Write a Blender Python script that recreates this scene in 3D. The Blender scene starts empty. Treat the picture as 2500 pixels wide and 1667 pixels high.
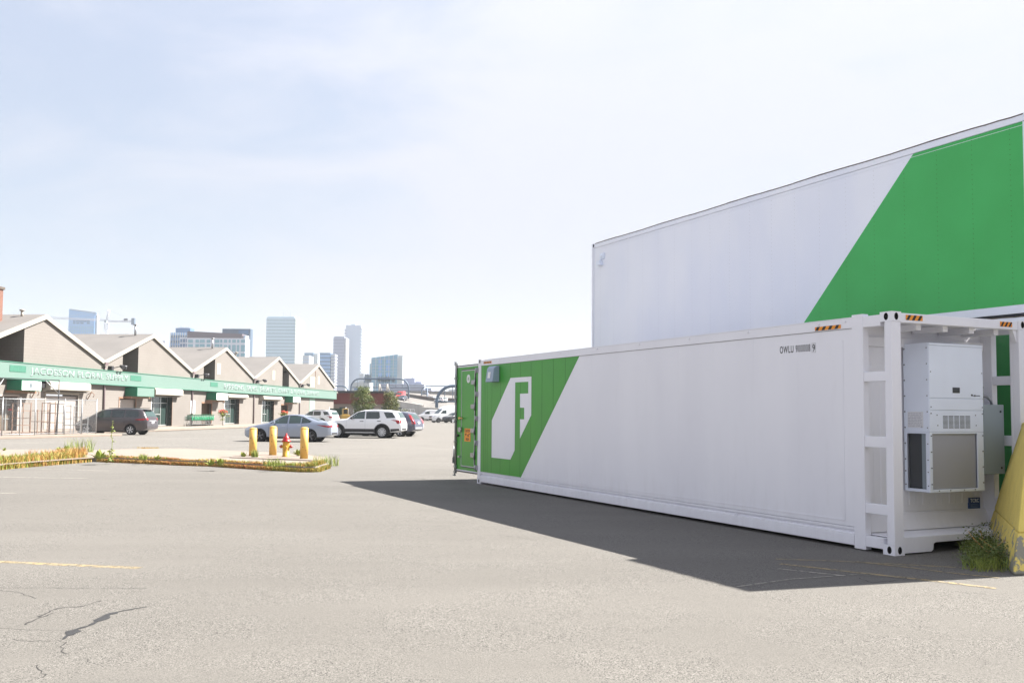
import bpy, bmesh, math, random
from mathutils import Vector, Matrix, geometry
from mathutils.bvhtree import BVHTree
random.seed(7)
sc = bpy.context.scene
col = sc.collection
R = math.radians

# ------------------------------------------------------------------ camera
FPX, PITCH, ROLL, CAMH, CY = 2310.84, .05625, .00709, 1.6522, 43.36
_cp, _sp, _cr, _sr = math.cos(PITCH), math.sin(PITCH), math.cos(ROLL), math.sin(ROLL)
_R0, FW, _U0 = Vector((1, 0, 0)), Vector((0, _cp, _sp)), Vector((0, -_sp, _cp))
RT = _cr * _R0 + _sr * _U0
UP = -_sr * _R0 + _cr * _U0
CAM = Vector((0, 0, CAMH))
cd = bpy.data.cameras.new('camera')
cam = bpy.data.objects.new('camera', cd)
col.objects.link(cam)
cd.sensor_width = 36
cd.lens = FPX / 2500 * 36
cd.shift_y = CY / 2500
cd.clip_end = 8000
m3 = Matrix((RT, UP, -FW)).transposed()
cam.matrix_world = Matrix.Translation(CAM) @ m3.to_4x4()
sc.camera = cam

# ------------------------------------------------------------------ world, sun, exposure
SUN_EL = R(44.3)
SUN_AZ = math.atan2(.300, .954)          # angle from +X towards +Y
sv = Vector((math.cos(SUN_EL) * math.cos(SUN_AZ), math.cos(SUN_EL) * math.sin(SUN_AZ), math.sin(SUN_EL)))
sl = bpy.data.lights.new('sun', 'SUN')
sl.energy = 5.0
sl.angle = R(.5)
sl.color = (1, .955, .89)
so = bpy.data.objects.new('sun', sl)
col.objects.link(so)
so.rotation_euler = sv.to_track_quat('Z', 'Y').to_euler()
w = bpy.data.worlds.new('World')
sc.world = w
w.use_nodes = True
nt = w.node_tree
N, Lk = nt.nodes, nt.links
bg = N['Background']
sky = N.new('ShaderNodeTexSky')
sky.sky_type = 'NISHITA'
sky.sun_disc = False
sky.sun_elevation = SUN_EL
sky.sun_rotation = math.pi / 2 - SUN_AZ
sky.air_density = 1.0
sky.dust_density = .6
tc = N.new('ShaderNodeTexCoord')
mp = N.new('ShaderNodeMapping')
mp.inputs['Scale'].default_value = (1.6, 1.1, 4.5)
mp.inputs['Rotation'].default_value = (.25, .5, .3)
nz = N.new('ShaderNodeTexNoise')
nz.inputs['Scale'].default_value = 2.2
nz.inputs['Detail'].default_value = 7
nz.inputs['Roughness'].default_value = .55
nz.inputs['Distortion'].default_value = .6
Lk.new(tc.outputs['Generated'], mp.inputs['Vector'])
Lk.new(mp.outputs['Vector'], nz.inputs['Vector'])
# thin high cloud is thinner in one quarter of the sky (up and to the left)
dp = N.new('ShaderNodeVectorMath')
dp.operation = 'DOT_PRODUCT'
gap = (-.60, .98, .52)
gl = math.sqrt(sum(c * c for c in gap))
dp.inputs[1].default_value = tuple(c / gl for c in gap)
Lk.new(tc.outputs['Generated'], dp.inputs[0])
mr = N.new('ShaderNodeMapRange')
mr.inputs['From Min'].default_value = .86
mr.inputs['From Max'].default_value = 1.0
mr.inputs['To Min'].default_value = 0
mr.inputs['To Max'].default_value = .55
Lk.new(dp.outputs['Value'], mr.inputs['Value'])
sx_ = N.new('ShaderNodeSeparateXYZ')          # clear blue overhead, haze and thin cloud lower down
Lk.new(tc.outputs['Generated'], sx_.inputs[0])
zr = N.new('ShaderNodeMapRange')
zr.interpolation_type = 'SMOOTHSTEP'
zr.inputs['From Min'].default_value = .50
zr.inputs['From Max'].default_value = .95
zr.inputs['To Min'].default_value = 0
zr.inputs['To Max'].default_value = .42
Lk.new(sx_.outputs['Z'], zr.inputs['Value'])
zs = N.new('ShaderNodeMath')
Lk.new(zr.outputs['Result'], zs.inputs[0]); Lk.new(mr.outputs['Result'], zs.inputs[1])
ad = N.new('ShaderNodeMath')
ad.operation = 'SUBTRACT'
Lk.new(nz.outputs['Fac'], ad.inputs[0])
Lk.new(zs.outputs[0], ad.inputs[1])
cr = N.new('ShaderNodeMapRange')
cr.interpolation_type = 'SMOOTHSTEP'
cr.inputs['From Min'].default_value = -.05
cr.inputs['From Max'].default_value = .50
cr.inputs['To Min'].default_value = .46
cr.inputs['To Max'].default_value = .97
Lk.new(ad.outputs['Value'], cr.inputs['Value'])
mx = N.new('ShaderNodeMix')
mx.data_type = 'RGBA'
mx.inputs['B'].default_value = (4.88, 4.97, 5.6, 1)
Lk.new(cr.outputs['Result'], mx.inputs['Factor'])
Lk.new(sky.outputs['Color'], mx.inputs['A'])
hzr = N.new('ShaderNodeMapRange')
hzr.inputs['From Min'].default_value = 0
hzr.inputs['From Max'].default_value = .40
hzr.inputs['To Min'].default_value = .64
hzr.inputs['To Max'].default_value = 1
Lk.new(sx_.outputs['Z'], hzr.inputs['Value'])
sm = N.new('ShaderNodeVectorMath')
sm.operation = 'SCALE'
Lk.new(mx.outputs['Result'], sm.inputs[0]); Lk.new(hzr.outputs['Result'], sm.inputs['Scale'])
Lk.new(sm.outputs[0], bg.inputs['Color'])
bg.inputs['Strength'].default_value = .05
sc.view_settings.view_transform = 'Standard'
sc.view_settings.look = 'None'
sc.view_settings.exposure = 1.85
sc.view_settings.gamma = 1
sc.render.engine = 'CYCLES'

# ------------------------------------------------------------------ survey helpers (photo pixel -> place)
def ray(px, py):
    return (px - 1250) / FPX * RT - (py - 833.5 - CY) / FPX * UP + FW

def G(px, py, z=0.):
    d = ray(px, py)
    t = (z - CAMH) / d.z
    return CAM + t * d

def at(px, py, Y):
    d = ray(px, py)
    return CAM + d * (Y / d.y)

class Frame:
    """a place with its own axes: x along, y into depth, z up"""
    def __init__(s, o, ax):
        s.o = Vector((o[0], o[1], 0)); s.u = Vector((ax[0], ax[1], 0)).normalized()
        s.n = Vector((-s.u.y, s.u.x, 0)); s.rz = math.atan2(s.u.y, s.u.x)
    def w(s, x, y, z=0.):
        return s.o + s.u * x + s.n * y + Vector((0, 0, z))
    def side(s, px, py, off=0.):
        r = ray(px, py)
        t = ((s.o + off * s.n - CAM).dot(s.n)) / r.dot(s.n)
        P = CAM + t * r - s.o
        return P.dot(s.u), P.z

# ------------------------------------------------------------------ materials
def mat(name, c, rough=.6, metal=0., var=0., vs=3., bump=0., bs=40., c2=None, coat=0., spec=None, st=None):
    m = bpy.data.materials.new(name)
    m.use_nodes = True
    n, l = m.node_tree.nodes, m.node_tree.links
    b = n['Principled BSDF']
    b.inputs['Base Color'].default_value = (*c, 1)
    b.inputs['Roughness'].default_value = rough
    b.inputs['Metallic'].default_value = metal
    b.inputs['Coat Weight'].default_value = coat
    if spec is not None:
        b.inputs['Specular IOR Level'].default_value = spec
    if var or c2:
        t = n.new('ShaderNodeTexCoord')
        q = n.new('ShaderNodeTexNoise')
        q.inputs['Scale'].default_value = vs
        q.inputs['Detail'].default_value = 6
        if st:
            mg = n.new('ShaderNodeMapping'); mg.inputs['Scale'].default_value = st
            l.new(t.outputs['Object'], mg.inputs['Vector']); l.new(mg.outputs[0], q.inputs['Vector'])
        else:
            l.new(t.outputs['Object'], q.inputs['Vector'])
        r = n.new('ShaderNodeValToRGB')
        k2 = c2 if c2 else tuple(x * (1 - var) for x in c)
        r.color_ramp.elements[0].position = .35
        r.color_ramp.elements[1].position = .65
        r.color_ramp.elements[0].color = (*k2, 1)
        r.color_ramp.elements[1].color = (*c, 1)
        l.new(q.outputs['Fac'], r.inputs['Fac'])
        l.new(r.outputs['Color'], b.inputs['Base Color'])
    if bump:
        t = n.new('ShaderNodeTexCoord')
        q = n.new('ShaderNodeTexNoise')
        q.inputs['Scale'].default_value = bs
        q.inputs['Detail'].default_value = 4
        l.new(t.outputs['Object'], q.inputs['Vector'])
        bp = n.new('ShaderNodeBump')
        bp.inputs['Strength'].default_value = bump
        bp.inputs['Distance'].default_value = .02
        l.new(q.outputs['Fac'], bp.inputs['Height'])
        l.new(bp.outputs['Normal'], b.inputs['Normal'])
    return m

def worn(m, cut=.5, sc_=14.):
    """paint rubbed through to the surface below in patches"""
    n, l = m.node_tree.nodes, m.node_tree.links
    t = n.new('ShaderNodeTexCoord'); q = n.new('ShaderNodeTexNoise')
    q.inputs['Scale'].default_value = sc_; q.inputs['Detail'].default_value = 8; q.inputs['Roughness'].default_value = .7
    l.new(t.outputs['Object'], q.inputs['Vector'])
    r = n.new('ShaderNodeMapRange'); r.inputs['From Min'].default_value = cut - .06; r.inputs['From Max'].default_value = cut + .04
    l.new(q.outputs['Fac'], r.inputs['Value'])
    l.new(r.outputs['Result'], n['Principled BSDF'].inputs['Alpha'])
    return m

def brickmat(name, c1, c2, mortar, bw, rh, ms=.012, vary=.12):
    m = bpy.data.materials.new(name)
    m.use_nodes = True
    n, l = m.node_tree.nodes, m.node_tree.links
    b = n['Principled BSDF']
    b.inputs['Roughness'].default_value = .85
    t = n.new('ShaderNodeTexCoord')
    s = n.new('ShaderNodeSeparateXYZ')
    l.new(t.outputs['Object'], s.inputs[0])
    a = n.new('ShaderNodeMath')
    l.new(s.outputs['X'], a.inputs[0]); l.new(s.outputs['Y'], a.inputs[1])
    c = n.new('ShaderNodeCombineXYZ')
    l.new(a.outputs[0], c.inputs['X']); l.new(s.outputs['Z'], c.inputs['Y'])
    k = n.new('ShaderNodeTexBrick')
    k.inputs['Scale'].default_value = 1
    k.inputs['Brick Width'].default_value = bw
    k.inputs['Row Height'].default_value = rh
    k.inputs['Mortar Size'].default_value = ms
    k.inputs['Mortar Smooth'].default_value = .3
    k.inputs['Color1'].default_value = (*c1, 1)
    k.inputs['Color2'].default_value = (*c2, 1)
    k.inputs['Mortar'].default_value = (*mortar, 1)
    l.new(c.outputs[0], k.inputs['Vector'])
    q = n.new('ShaderNodeTexNoise')
    q.inputs['Scale'].default_value = .35
    q.inputs['Detail'].default_value = 8
    l.new(t.outputs['Object'], q.inputs['Vector'])
    r = n.new('ShaderNodeMapRange')
    r.inputs['From Min'].default_value = .3; r.inputs['From Max'].default_value = .7
    r.inputs['To Min'].default_value = 1 - vary; r.inputs['To Max'].default_value = 1
    l.new(q.outputs['Fac'], r.inputs['Value'])
    vm = n.new('ShaderNodeVectorMath'); vm.operation = 'SCALE'
    l.new(k.outputs['Color'], vm.inputs[0]); l.new(r.outputs['Result'], vm.inputs['Scale'])
    l.new(vm.outputs[0], b.inputs['Base Color'])
    bp = n.new('ShaderNodeBump'); bp.inputs['Strength'].default_value = .4; bp.inputs['Distance'].default_value = .01; bp.invert = True
    l.new(k.outputs['Fac'], bp.inputs['Height']); l.new(bp.outputs['Normal'], b.inputs['Normal'])
    return m

def asphalt(name, base, dark, light, speck=1.):
    m = bpy.data.materials.new(name)
    m.use_nodes = True
    n, l = m.node_tree.nodes, m.node_tree.links
    b = n['Principled BSDF']
    b.inputs['Roughness'].default_value = .92
    b.inputs['Specular IOR Level'].default_value = .25
    t = n.new('ShaderNodeTexCoord')
    def noise(sc_, det=4, ro=.6):
        q = n.new('ShaderNodeTexNoise')
        q.inputs['Scale'].default_value = sc_; q.inputs['Detail'].default_value = det; q.inputs['Roughness'].default_value = ro
        l.new(t.outputs['Object'], q.inputs['Vector'])
        return q
    big = noise(.22, 6, .6)
    r1 = n.new('ShaderNodeValToRGB')
    r1.color_ramp.elements[0].position = .36; r1.color_ramp.elements[1].position = .62
    r1.color_ramp.elements[0].color = (*[x * .90 for x in base], 1)
    r1.color_ramp.elements[1].color = (*base, 1)
    l.new(big.outputs['Fac'], r1.inputs['Fac'])
    fine = noise(75, 3, .75)
    r2 = n.new('ShaderNodeMapRange')
    r2.inputs['From Min'].default_value = .34; r2.inputs['From Max'].default_value = .62
    r2.inputs['To Min'].default_value = dark; r2.inputs['To Max'].default_value = light
    l.new(fine.outputs['Fac'], r2.inputs['Value'])
    v = n.new('ShaderNodeVectorMath'); v.operation = 'SCALE'
    l.new(r1.outputs['Color'], v.inputs[0]); l.new(r2.outputs['Result'], v.inputs['Scale'])
    # stones showing in the binder, in worn patches
    pat = noise(.9, 5, .6)
    pr = n.new('ShaderNodeMapRange')
    pr.inputs['From Min'].default_value = .40; pr.inputs['From Max'].default_value = .60
    pr.inputs['To Min'].default_value = .35; pr.inputs['To Max'].default_value = 1.35
    l.new(pat.outputs['Fac'], pr.inputs['Value'])
    def patchy(sock):
        q_ = n.new('ShaderNodeMath'); q_.operation = 'MULTIPLY'
        l.new(sock, q_.inputs[0]); l.new(pr.outputs['Result'], q_.inputs[1])
        return q_.outputs[0]
    vo = n.new('ShaderNodeTexVoronoi'); vo.inputs['Scale'].default_value = 150
    l.new(t.outputs['Object'], vo.inputs['Vector'])
    gt = n.new('ShaderNodeMath'); gt.operation = 'GREATER_THAN'; gt.inputs[1].default_value = .86
    sx = n.new('ShaderNodeSeparateColor')
    l.new(vo.outputs['Color'], sx.inputs[0]); l.new(sx.outputs[0], gt.inputs[0])
    lt = n.new('ShaderNodeMath'); lt.operation = 'LESS_THAN'; lt.inputs[1].default_value = .15
    l.new(sx.outputs[0], lt.inputs[0])
    mA = n.new('ShaderNodeMix'); mA.data_type = 'RGBA'; mA.inputs['B'].default_value = (.30, .285, .26, 1)
    ml = n.new('ShaderNodeMath'); ml.operation = 'MULTIPLY'; ml.inputs[1].default_value = .42 * speck
    l.new(gt.outputs[0], ml.inputs[0]); l.new(patchy(ml.outputs[0]), mA.inputs['Factor']); l.new(v.outputs[0], mA.inputs['A'])
    mB = n.new('ShaderNodeMix'); mB.data_type = 'RGBA'; mB.inputs['B'].default_value = (.035, .034, .032, 1)
    mk = n.new('ShaderNodeMath'); mk.operation = 'MULTIPLY'; mk.inputs[1].default_value = .85 * speck
    l.new(lt.outputs[0], mk.inputs[0]); l.new(patchy(mk.outputs[0]), mB.inputs['Factor']); l.new(mA.outputs['Result'], mB.inputs['A'])
    # stains: long soft streaks
    mp_ = n.new('ShaderNodeMapping'); mp_.inputs['Scale'].default_value = (.12, .9, 1); mp_.inputs['Rotation'].default_value = (0, 0, .1)
    l.new(t.outputs['Object'], mp_.inputs['Vector'])
    st = n.new('ShaderNodeTexNoise'); st.inputs['Scale'].default_value = .9; st.inputs['Detail'].default_value = 5
    l.new(mp_.outputs[0], st.inputs['Vector'])
    r3 = n.new('ShaderNodeMapRange')
    r3.inputs['From Min'].default_value = .42; r3.inputs['From Max'].default_value = .6
    r3.inputs['To Min'].default_value = .965; r3.inputs['To Max'].default_value = 1.03
    l.new(st.outputs['Fac'], r3.inputs['Value'])
    v2 = n.new('ShaderNodeVectorMath'); v2.operation = 'SCALE'
    l.new(mB.outputs['Result'], v2.inputs[0]); l.new(r3.outputs['Result'], v2.inputs['Scale'])
    sp = n.new('ShaderNodeSeparateXYZ'); l.new(t.outputs['Object'], sp.inputs[0])
    ry = n.new('ShaderNodeMapRange'); ry.interpolation_type = 'SMOOTHSTEP'      # base colour lightened with distance, stands in for grazing-view brightening
    ry.inputs['From Min'].default_value = 17; ry.inputs['From Max'].default_value = 42
    ry.inputs['To Min'].default_value = 1; ry.inputs['To Max'].default_value = 1.22
    l.new(sp.outputs['Y'], ry.inputs['Value'])
    v3 = n.new('ShaderNodeVectorMath'); v3.operation = 'SCALE'
    l.new(v2.outputs[0], v3.inputs[0]); l.new(ry.outputs['Result'], v3.inputs['Scale'])
    l.new(v3.outputs[0], b.inputs['Base Color'])
    bp = n.new('ShaderNodeBump'); bp.inputs['Strength'].default_value = .5; bp.inputs['Distance'].default_value = .006
    l.new(fine.outputs['Fac'], bp.inputs['Height']); l.new(bp.outputs['Normal'], b.inputs['Normal'])
    return m

M = dict(
    asphalt=asphalt('old asphalt', (.151, .142, .128), .74, 1.12),
    tar=mat('tar', (.030, .030, .031), .8, var=.3, vs=30, bump=.3),
    crack=mat('crack', (.030, .028, .026), .95),
    ypaint=mat('worn yellow paint', (.30, .225, .11), .8, c2=(.19, .165, .115), vs=9),
    wpaint=mat('worn white paint', (.34, .315, .27), .85, c2=(.22, .205, .18), vs=8),
    conc=mat('concrete', (.25, .205, .170), .9, var=.10, vs=1.6, bump=.3),
    kerb=mat('kerb stone', (.19, .165, .14), .9, var=.25, vs=3, bump=.3),
    cwhite=mat('container white', (.84, .84, .885), .42, c2=(.80, .80, .85), vs=1.3, bump=.02, bs=3, st=(1, 1, .25)),
    cgreen=mat('container green', (.048, .335, .028), .40, c2=(.044, .30, .030), vs=1.2, bump=.02, bs=3),
    cseam=mat('panel seam green', (.03, .15, .022), .6),
    wseam=mat('panel seam', (.50, .50, .51), .6),
    gap=mat('dark gap', (.02, .02, .02), .9),
    shadegreen=mat('shade darkened container green', (.016, .14, .030), .45, var=.15, vs=1.5),  # lower container's green, darkened to paint in the shade behind the open frame
    ugreen=mat('upper green', (.042, .43, .095), .42, c2=(.036, .39, .080), vs=1.1, bump=.03, bs=4),
    uwhite=mat('upper white', (.84, .86, .92), .40, c2=(.78, .81, .90), vs=.9, st=(1, 1, .4), bump=.03, bs=2),
    rust=mat('rust', (.22, .08, .03), .9, var=.5, vs=20),
    steel=mat('galvanised steel', (.42, .43, .44), .42, .75, var=.25, vs=14),
    dsteel=mat('dark steel', (.06, .06, .065), .5, .5),
    ac=mat('air conditioner beige grey', (.80, .86, .97), .45, var=.04, vs=3),
    coil=mat('coil mesh', (.46, .47, .52), .6, .2),
    coild=mat('coil dark', (.07, .075, .08), .7, .2),
    cab=mat('grey cabinet', (.27, .32, .35), .5),
    hood=mat('grey blue vent hood', (.30, .38, .48), .5),
    orange=mat('orange tape', (.85, .30, .012), .5),
    black=mat('black', (.012, .012, .012), .5),
    txt=mat('black lettering', (.02, .02, .022), .6),
    brass=mat('brass', (.55, .36, .12), .35, .8),
    blue=mat('blue plate', (.02, .06, .19), .5),
    whitel=mat('white lettering', (.85, .85, .85), .6),
    yconc=mat('yellow painted concrete', (.75, .60, .15), .8, var=.10, vs=5, bump=.5, bs=25),
    yflake=mat('flaking yellow concrete', (.58, .45, .15), .9, c2=(.28, .29, .24), vs=7, bump=.8, bs=20),
    bollard=mat('bollard yellow', (.64, .40, .095), .55, c2=(.60, .36, .085), vs=5, bump=.1),
    hred=mat('hydrant red', (.40, .010, .012), .4, var=.2, vs=9),
    hyel=mat('hydrant yellow', (.50, .29, .035), .5, var=.1, vs=9),
    block=brickmat('painted block', (.202, .184, .167), (.196, .178, .161), (.172, .155, .139), .40, .20, .012),
    brick=brickmat('red brick', (.20, .07, .042), (.16, .055, .034), (.20, .16, .13), .25, .085, .012),
    roof=mat('grey felt roof', (.172, .160, .150), .9, c2=(.150, .141, .132), vs=.5, bump=.3, bs=6),
    trim=mat('cream trim', (.36, .335, .29), .7, var=.08),
    mint=mat('mint fascia', (.124, .195, .168), .55, c2=(.130, .200, .172), vs=.35),
    mintd=mat('deep green', (.012, .15, .08), .5),
    mintv=mat('vent green', (.045, .17, .115), .6, var=.2, vs=8),
    mintt=mat('sign lettering', (.225, .275, .265), .6),
    pale=mat('pale shutter', (.34, .305, .28), .55, var=.05),
    brownw=mat('brown door', (.12, .085, .055), .8, var=.3, vs=2),
    frame=mat('brown frame', (.23, .13, .08), .6),
    glass=mat('storefront glass', (.03, .05, .045), .08, 0, spec=.8),
    alu=mat('aluminium', (.45, .47, .46), .4, .6),
    pipe=mat('downpipe', (.13, .095, .10), .6),
    tyre=mat('tyre', (.018, .018, .018), .85),
    rim=mat('alloy', (.62, .63, .65), .35, .25),
    rimd=mat('dark rim', (.16, .16, .17), .4, .3),
    cglass=mat('car glass', (.015, .03, .03), .05, 0, spec=.9),
    lglass=mat('lighter car glass', (.035, .065, .06), .06, 0, spec=.9),
    tail=mat('tail light', (.30, .012, .016), .2, coat=.5),
    lamp=mat('head lamp', (.60, .62, .65), .15, .2, coat=.5),
    plate=mat('number plate', (.75, .76, .78), .5),
    plastic=mat('black plastic', (.03, .03, .033), .6),
    p_sedan=mat('silver blue paint', (.30, .34, .42), .28, .5, coat=.8),
    p_van=mat('grey brown paint', (.078, .066, .070), .28, .5, coat=.8),
    p_white=mat('white paint', (.78, .79, .81), .3, 0, coat=.7),
    p_crv=mat('blue grey paint', (.09, .095, .135), .3, .4, coat=.8),
    p_dark=mat('black paint', (.02, .021, .025), .3, .2, coat=.8),
    p_silver=mat('silver paint', (.5, .5, .52), .3, .6, coat=.7),
    p_red=mat('red paint', (.45, .03, .03), .3, 0, coat=.5),
    cartg=mat('green cart plastic', (.012, .19, .085), .4),
    wire=mat('wire', (.20, .20, .20), .4, .4),
    leaf=mat('leaf', (.15, .175, .030), .6, c2=(.05, .085, .015), vs=1.4),
    leafy=mat('yellow green leaf', (.17, .175, .045), .6, c2=(.08, .10, .025), vs=1.6),
    bark=mat('bark', (.09, .065, .045), .9, var=.3, vs=12),
    weed=mat('weed green', (.16, .24, .03), .6, c2=(.26, .28, .05), vs=2.2),
    dry=mat('dry grass', (.46, .28, .075), .7, c2=(.34, .28, .06), vs=1.3),
    rusty=mat('rusty moss growth', (.46, .20, .07), .8, c2=(.40, .27, .08), vs=1.0),
    dweed=mat('bush green', (.075, .125, .022), .6, c2=(.14, .17, .035), vs=6),
    flred=mat('red blossom', (.62, .05, .03), .6),
    gant=mat('blue grey gantry', (.085, .125, .18), .5, .2),
    road=mat('concrete road', (.19, .175, .16), .9, var=.12, vs=.05),
    para=mat('parapet', (.11, .09, .075), .9, var=.2, vs=.1),
    pwall=mat('pale retaining wall', (.50, .47, .43), .9, var=.2, vs=.2),
    farfence=mat('dull fence wire', (.13, .135, .14), .6, .2),
    redw=mat('red wall', (.16, .035, .028), .8, var=.1, vs=.4),
    screen=mat('dark green screen', (.018, .045, .028), .8, var=.3, vs=1),
    yel=mat('loader yellow', (.34, .21, .04), .5),
)

worn(M['ypaint'], .45); worn(M['wpaint'], .45); worn(M['tar'], .36, 25.)
def grime():
    m = M['cwhite']
    n, l = m.node_tree.nodes, m.node_tree.links
    b = n['Principled BSDF']
    src = b.inputs['Base Color'].links[0].from_socket
    t = n.new('ShaderNodeTexCoord'); sp = n.new('ShaderNodeSeparateXYZ'); l.new(t.outputs['Object'], sp.inputs[0])
    mg = n.new('ShaderNodeMapping'); mg.inputs['Scale'].default_value = (2.2, 2.2, .5); l.new(t.outputs['Object'], mg.inputs['Vector'])
    q = n.new('ShaderNodeTexNoise'); q.inputs['Scale'].default_value = 3.5; q.inputs['Detail'].default_value = 9; q.inputs['Roughness'].default_value = .7
    l.new(mg.outputs[0], q.inputs['Vector'])
    h = n.new('ShaderNodeMapRange'); h.inputs['From Min'].default_value = 0; h.inputs['From Max'].default_value = .75
    h.inputs['To Min'].default_value = .17; h.inputs['To Max'].default_value = 0
    l.new(sp.outputs['Z'], h.inputs['Value'])
    a = n.new('ShaderNodeMath'); l.new(q.outputs['Fac'], a.inputs[0]); l.new(h.outputs['Result'], a.inputs[1])
    r = n.new('ShaderNodeMapRange'); r.inputs['From Min'].default_value = .56; r.inputs['From Max'].default_value = .80; r.inputs['To Max'].default_value = .10
    l.new(a.outputs[0], r.inputs['Value'])
    mx = n.new('ShaderNodeMix'); mx.data_type = 'RGBA'; mx.inputs['B'].default_value = (.38, .35, .31, 1)
    l.new(r.outputs['Result'], mx.inputs['Factor']); l.new(src, mx.inputs['A']); l.new(mx.outputs['Result'], b.inputs['Base Color'])
grime()
def flaking():
    m = M['yconc']
    n, l = m.node_tree.nodes, m.node_tree.links
    b = n['Principled BSDF']
    src = b.inputs['Base Color'].links[0].from_socket
    t = n.new('ShaderNodeTexCoord'); sp = n.new('ShaderNodeSeparateXYZ'); l.new(t.outputs['Object'], sp.inputs[0])
    q = n.new('ShaderNodeTexNoise'); q.inputs['Scale'].default_value = 6; q.inputs['Detail'].default_value = 9; q.inputs['Roughness'].default_value = .65
    l.new(t.outputs['Object'], q.inputs['Vector'])
    h = n.new('ShaderNodeMapRange'); h.inputs['From Min'].default_value = .0; h.inputs['From Max'].default_value = .62
    h.inputs['To Min'].default_value = .10; h.inputs['To Max'].default_value = -.22
    l.new(sp.outputs['Z'], h.inputs['Value'])
    a = n.new('ShaderNodeMath'); l.new(q.outputs['Fac'], a.inputs[0]); l.new(h.outputs['Result'], a.inputs[1])
    r = n.new('ShaderNodeMapRange'); r.inputs['From Min'].default_value = .47; r.inputs['From Max'].default_value = .51
    l.new(a.outputs[0], r.inputs['Value'])
    mx = n.new('ShaderNodeMix'); mx.data_type = 'RGBA'; mx.inputs['B'].default_value = (.26, .25, .20, 1)
    l.new(r.outputs['Result'], mx.inputs['Factor']); l.new(src, mx.inputs['A']); l.new(mx.outputs['Result'], b.inputs['Base Color'])
flaking()

# ------------------------------------------------------------------ mesh helpers
class MB:
    def __init__(s):
        s.bm = bmesh.new(); s.mi = 0
    def _f(s, vs):
        try:
            f = s.bm.faces.new(vs); f.material_index = s.mi; return f
        except ValueError:
            return None
    def hexa(s, p):
        v = [s.bm.verts.new(q) for q in p]
        for i in ((0, 3, 2, 1), (4, 5, 6, 7), (0, 1, 5, 4), (1, 2, 6, 5), (2, 3, 7, 6), (3, 0, 4, 7)):
            s._f([v[k] for k in i])
        return s
    def box(s, x0, x1, y0, y1, z0, z1):
        return s.hexa([(x0, y0, z0), (x1, y0, z0), (x1, y1, z0), (x0, y1, z0), (x0, y0, z1), (x1, y0, z1), (x1, y1, z1), (x0, y1, z1)])
    def prism(s, poly, fn, a, b):
        """poly: 2D points, fn(u,v,t)->xyz, extruded t from a to b"""
        A = [s.bm.verts.new(fn(u, v, a)) for u, v in poly]
        B = [s.bm.verts.new(fn(u, v, b)) for u, v in poly]
        n = len(poly)
        for k in range(n):
            s._f([A[k], A[(k + 1) % n], B[(k + 1) % n], B[k]])
        tri = geometry.tessellate_polygon([[Vector((u, v, 0)) for u, v in poly]])
        for t in tri:
            s._f([A[i] for i in t]); s._f([B[i] for i in reversed(t)])
        return s
    def cyl(s, p0, p1, r, seg=12, r2=None, cap=True):
        p0, p1 = Vector(p0), Vector(p1)
        r2 = r if r2 is None else r2
        d = (p1 - p0).normalized()
        a = d.orthogonal().normalized(); b = d.cross(a)
        A, B = [], []
        for k in range(seg):
            t = 2 * math.pi * k / seg
            o = a * math.cos(t) + b * math.sin(t)
            A.append(s.bm.verts.new(p0 + o * r)); B.append(s.bm.verts.new(p1 + o * r2))
        for k in range(seg):
            f = s._f([A[k], A[(k + 1) % seg], B[(k + 1) % seg], B[k]])
            if f: f.smooth = True
        if cap:
            s._f(A[::-1]); s._f(B)
        return s
    def tube(s, pts, r, seg=8):
        pts = [Vector(p) for p in pts]
        rings = []
        pa = None
        for i, p in enumerate(pts):
            d = (pts[min(i + 1, len(pts) - 1)] - pts[max(i - 1, 0)]).normalized()
            if pa is None: pa = d.orthogonal().normalized()
            a = (pa - d * pa.dot(d)).normalized(); pa = a; b = d.cross(a)
            rr = r[i] if isinstance(r, (list, tuple)) else r
            rings.append([s.bm.verts.new(p + (a * math.cos(2 * math.pi * k / seg) + b * math.sin(2 * math.pi * k / seg)) * rr) for k in range(seg)])
        for A, B in zip(rings, rings[1:]):
            for k in range(seg):
                f = s._f([A[k], A[(k + 1) % seg], B[(k + 1) % seg], B[k]])
                if f: f.smooth = True
        s._f(rings[0][::-1]); s._f(rings[-1])
        return s
    def lathe(s, prof, c=(0, 0, 0), axis='z', seg=24, cap=True):
        rings = []
        for r, h in prof:
            rr = []
            for k in range(seg):
                t = 2 * math.pi * k / seg
                if axis == 'z': p = (c[0] + r * math.cos(t), c[1] + r * math.sin(t), c[2] + h)
                elif axis == 'y': p = (c[0] + r * math.cos(t), c[1] + h, c[2] + r * math.sin(t))
                else: p = (c[0] + h, c[1] + r * math.cos(t), c[2] + r * math.sin(t))
                rr.append(s.bm.verts.new(p))
            rings.append(rr)
        for A, B in zip(rings, rings[1:]):
            for k in range(seg):
                f = s._f([A[k], A[(k + 1) % seg], B[(k + 1) % seg], B[k]])
                if f: f.smooth = True
        if cap: s._f(rings[0][::-1]); s._f(rings[-1])
        return s
    def poly(s, pts):
        return s._f([s.bm.verts.new(p) for p in pts])
    def build(s, name, mats, parent=None, bevel=0., seg=1, loc=None, rz=None, fix=True):
        if fix:
            bmesh.ops.recalc_face_normals(s.bm, faces=s.bm.faces)
        me = bpy.data.meshes.new(name)
        s.bm.to_mesh(me); s.bm.free()
        for m_ in (mats if isinstance(mats, (list, tuple)) else [mats]):
            me.materials.append(m_)
        o = bpy.data.objects.new(name, me)
        col.objects.link(o)
        if parent is not None: o.parent = parent
        if loc is not None: o.location = loc
        if rz is not None: o.rotation_euler.z = rz
        if bevel:
            b = o.modifiers.new('bevel', 'BEVEL')
            b.width = bevel; b.segments = seg; b.limit_method = 'ANGLE'; b.angle_limit = R(40)
        return o

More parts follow.
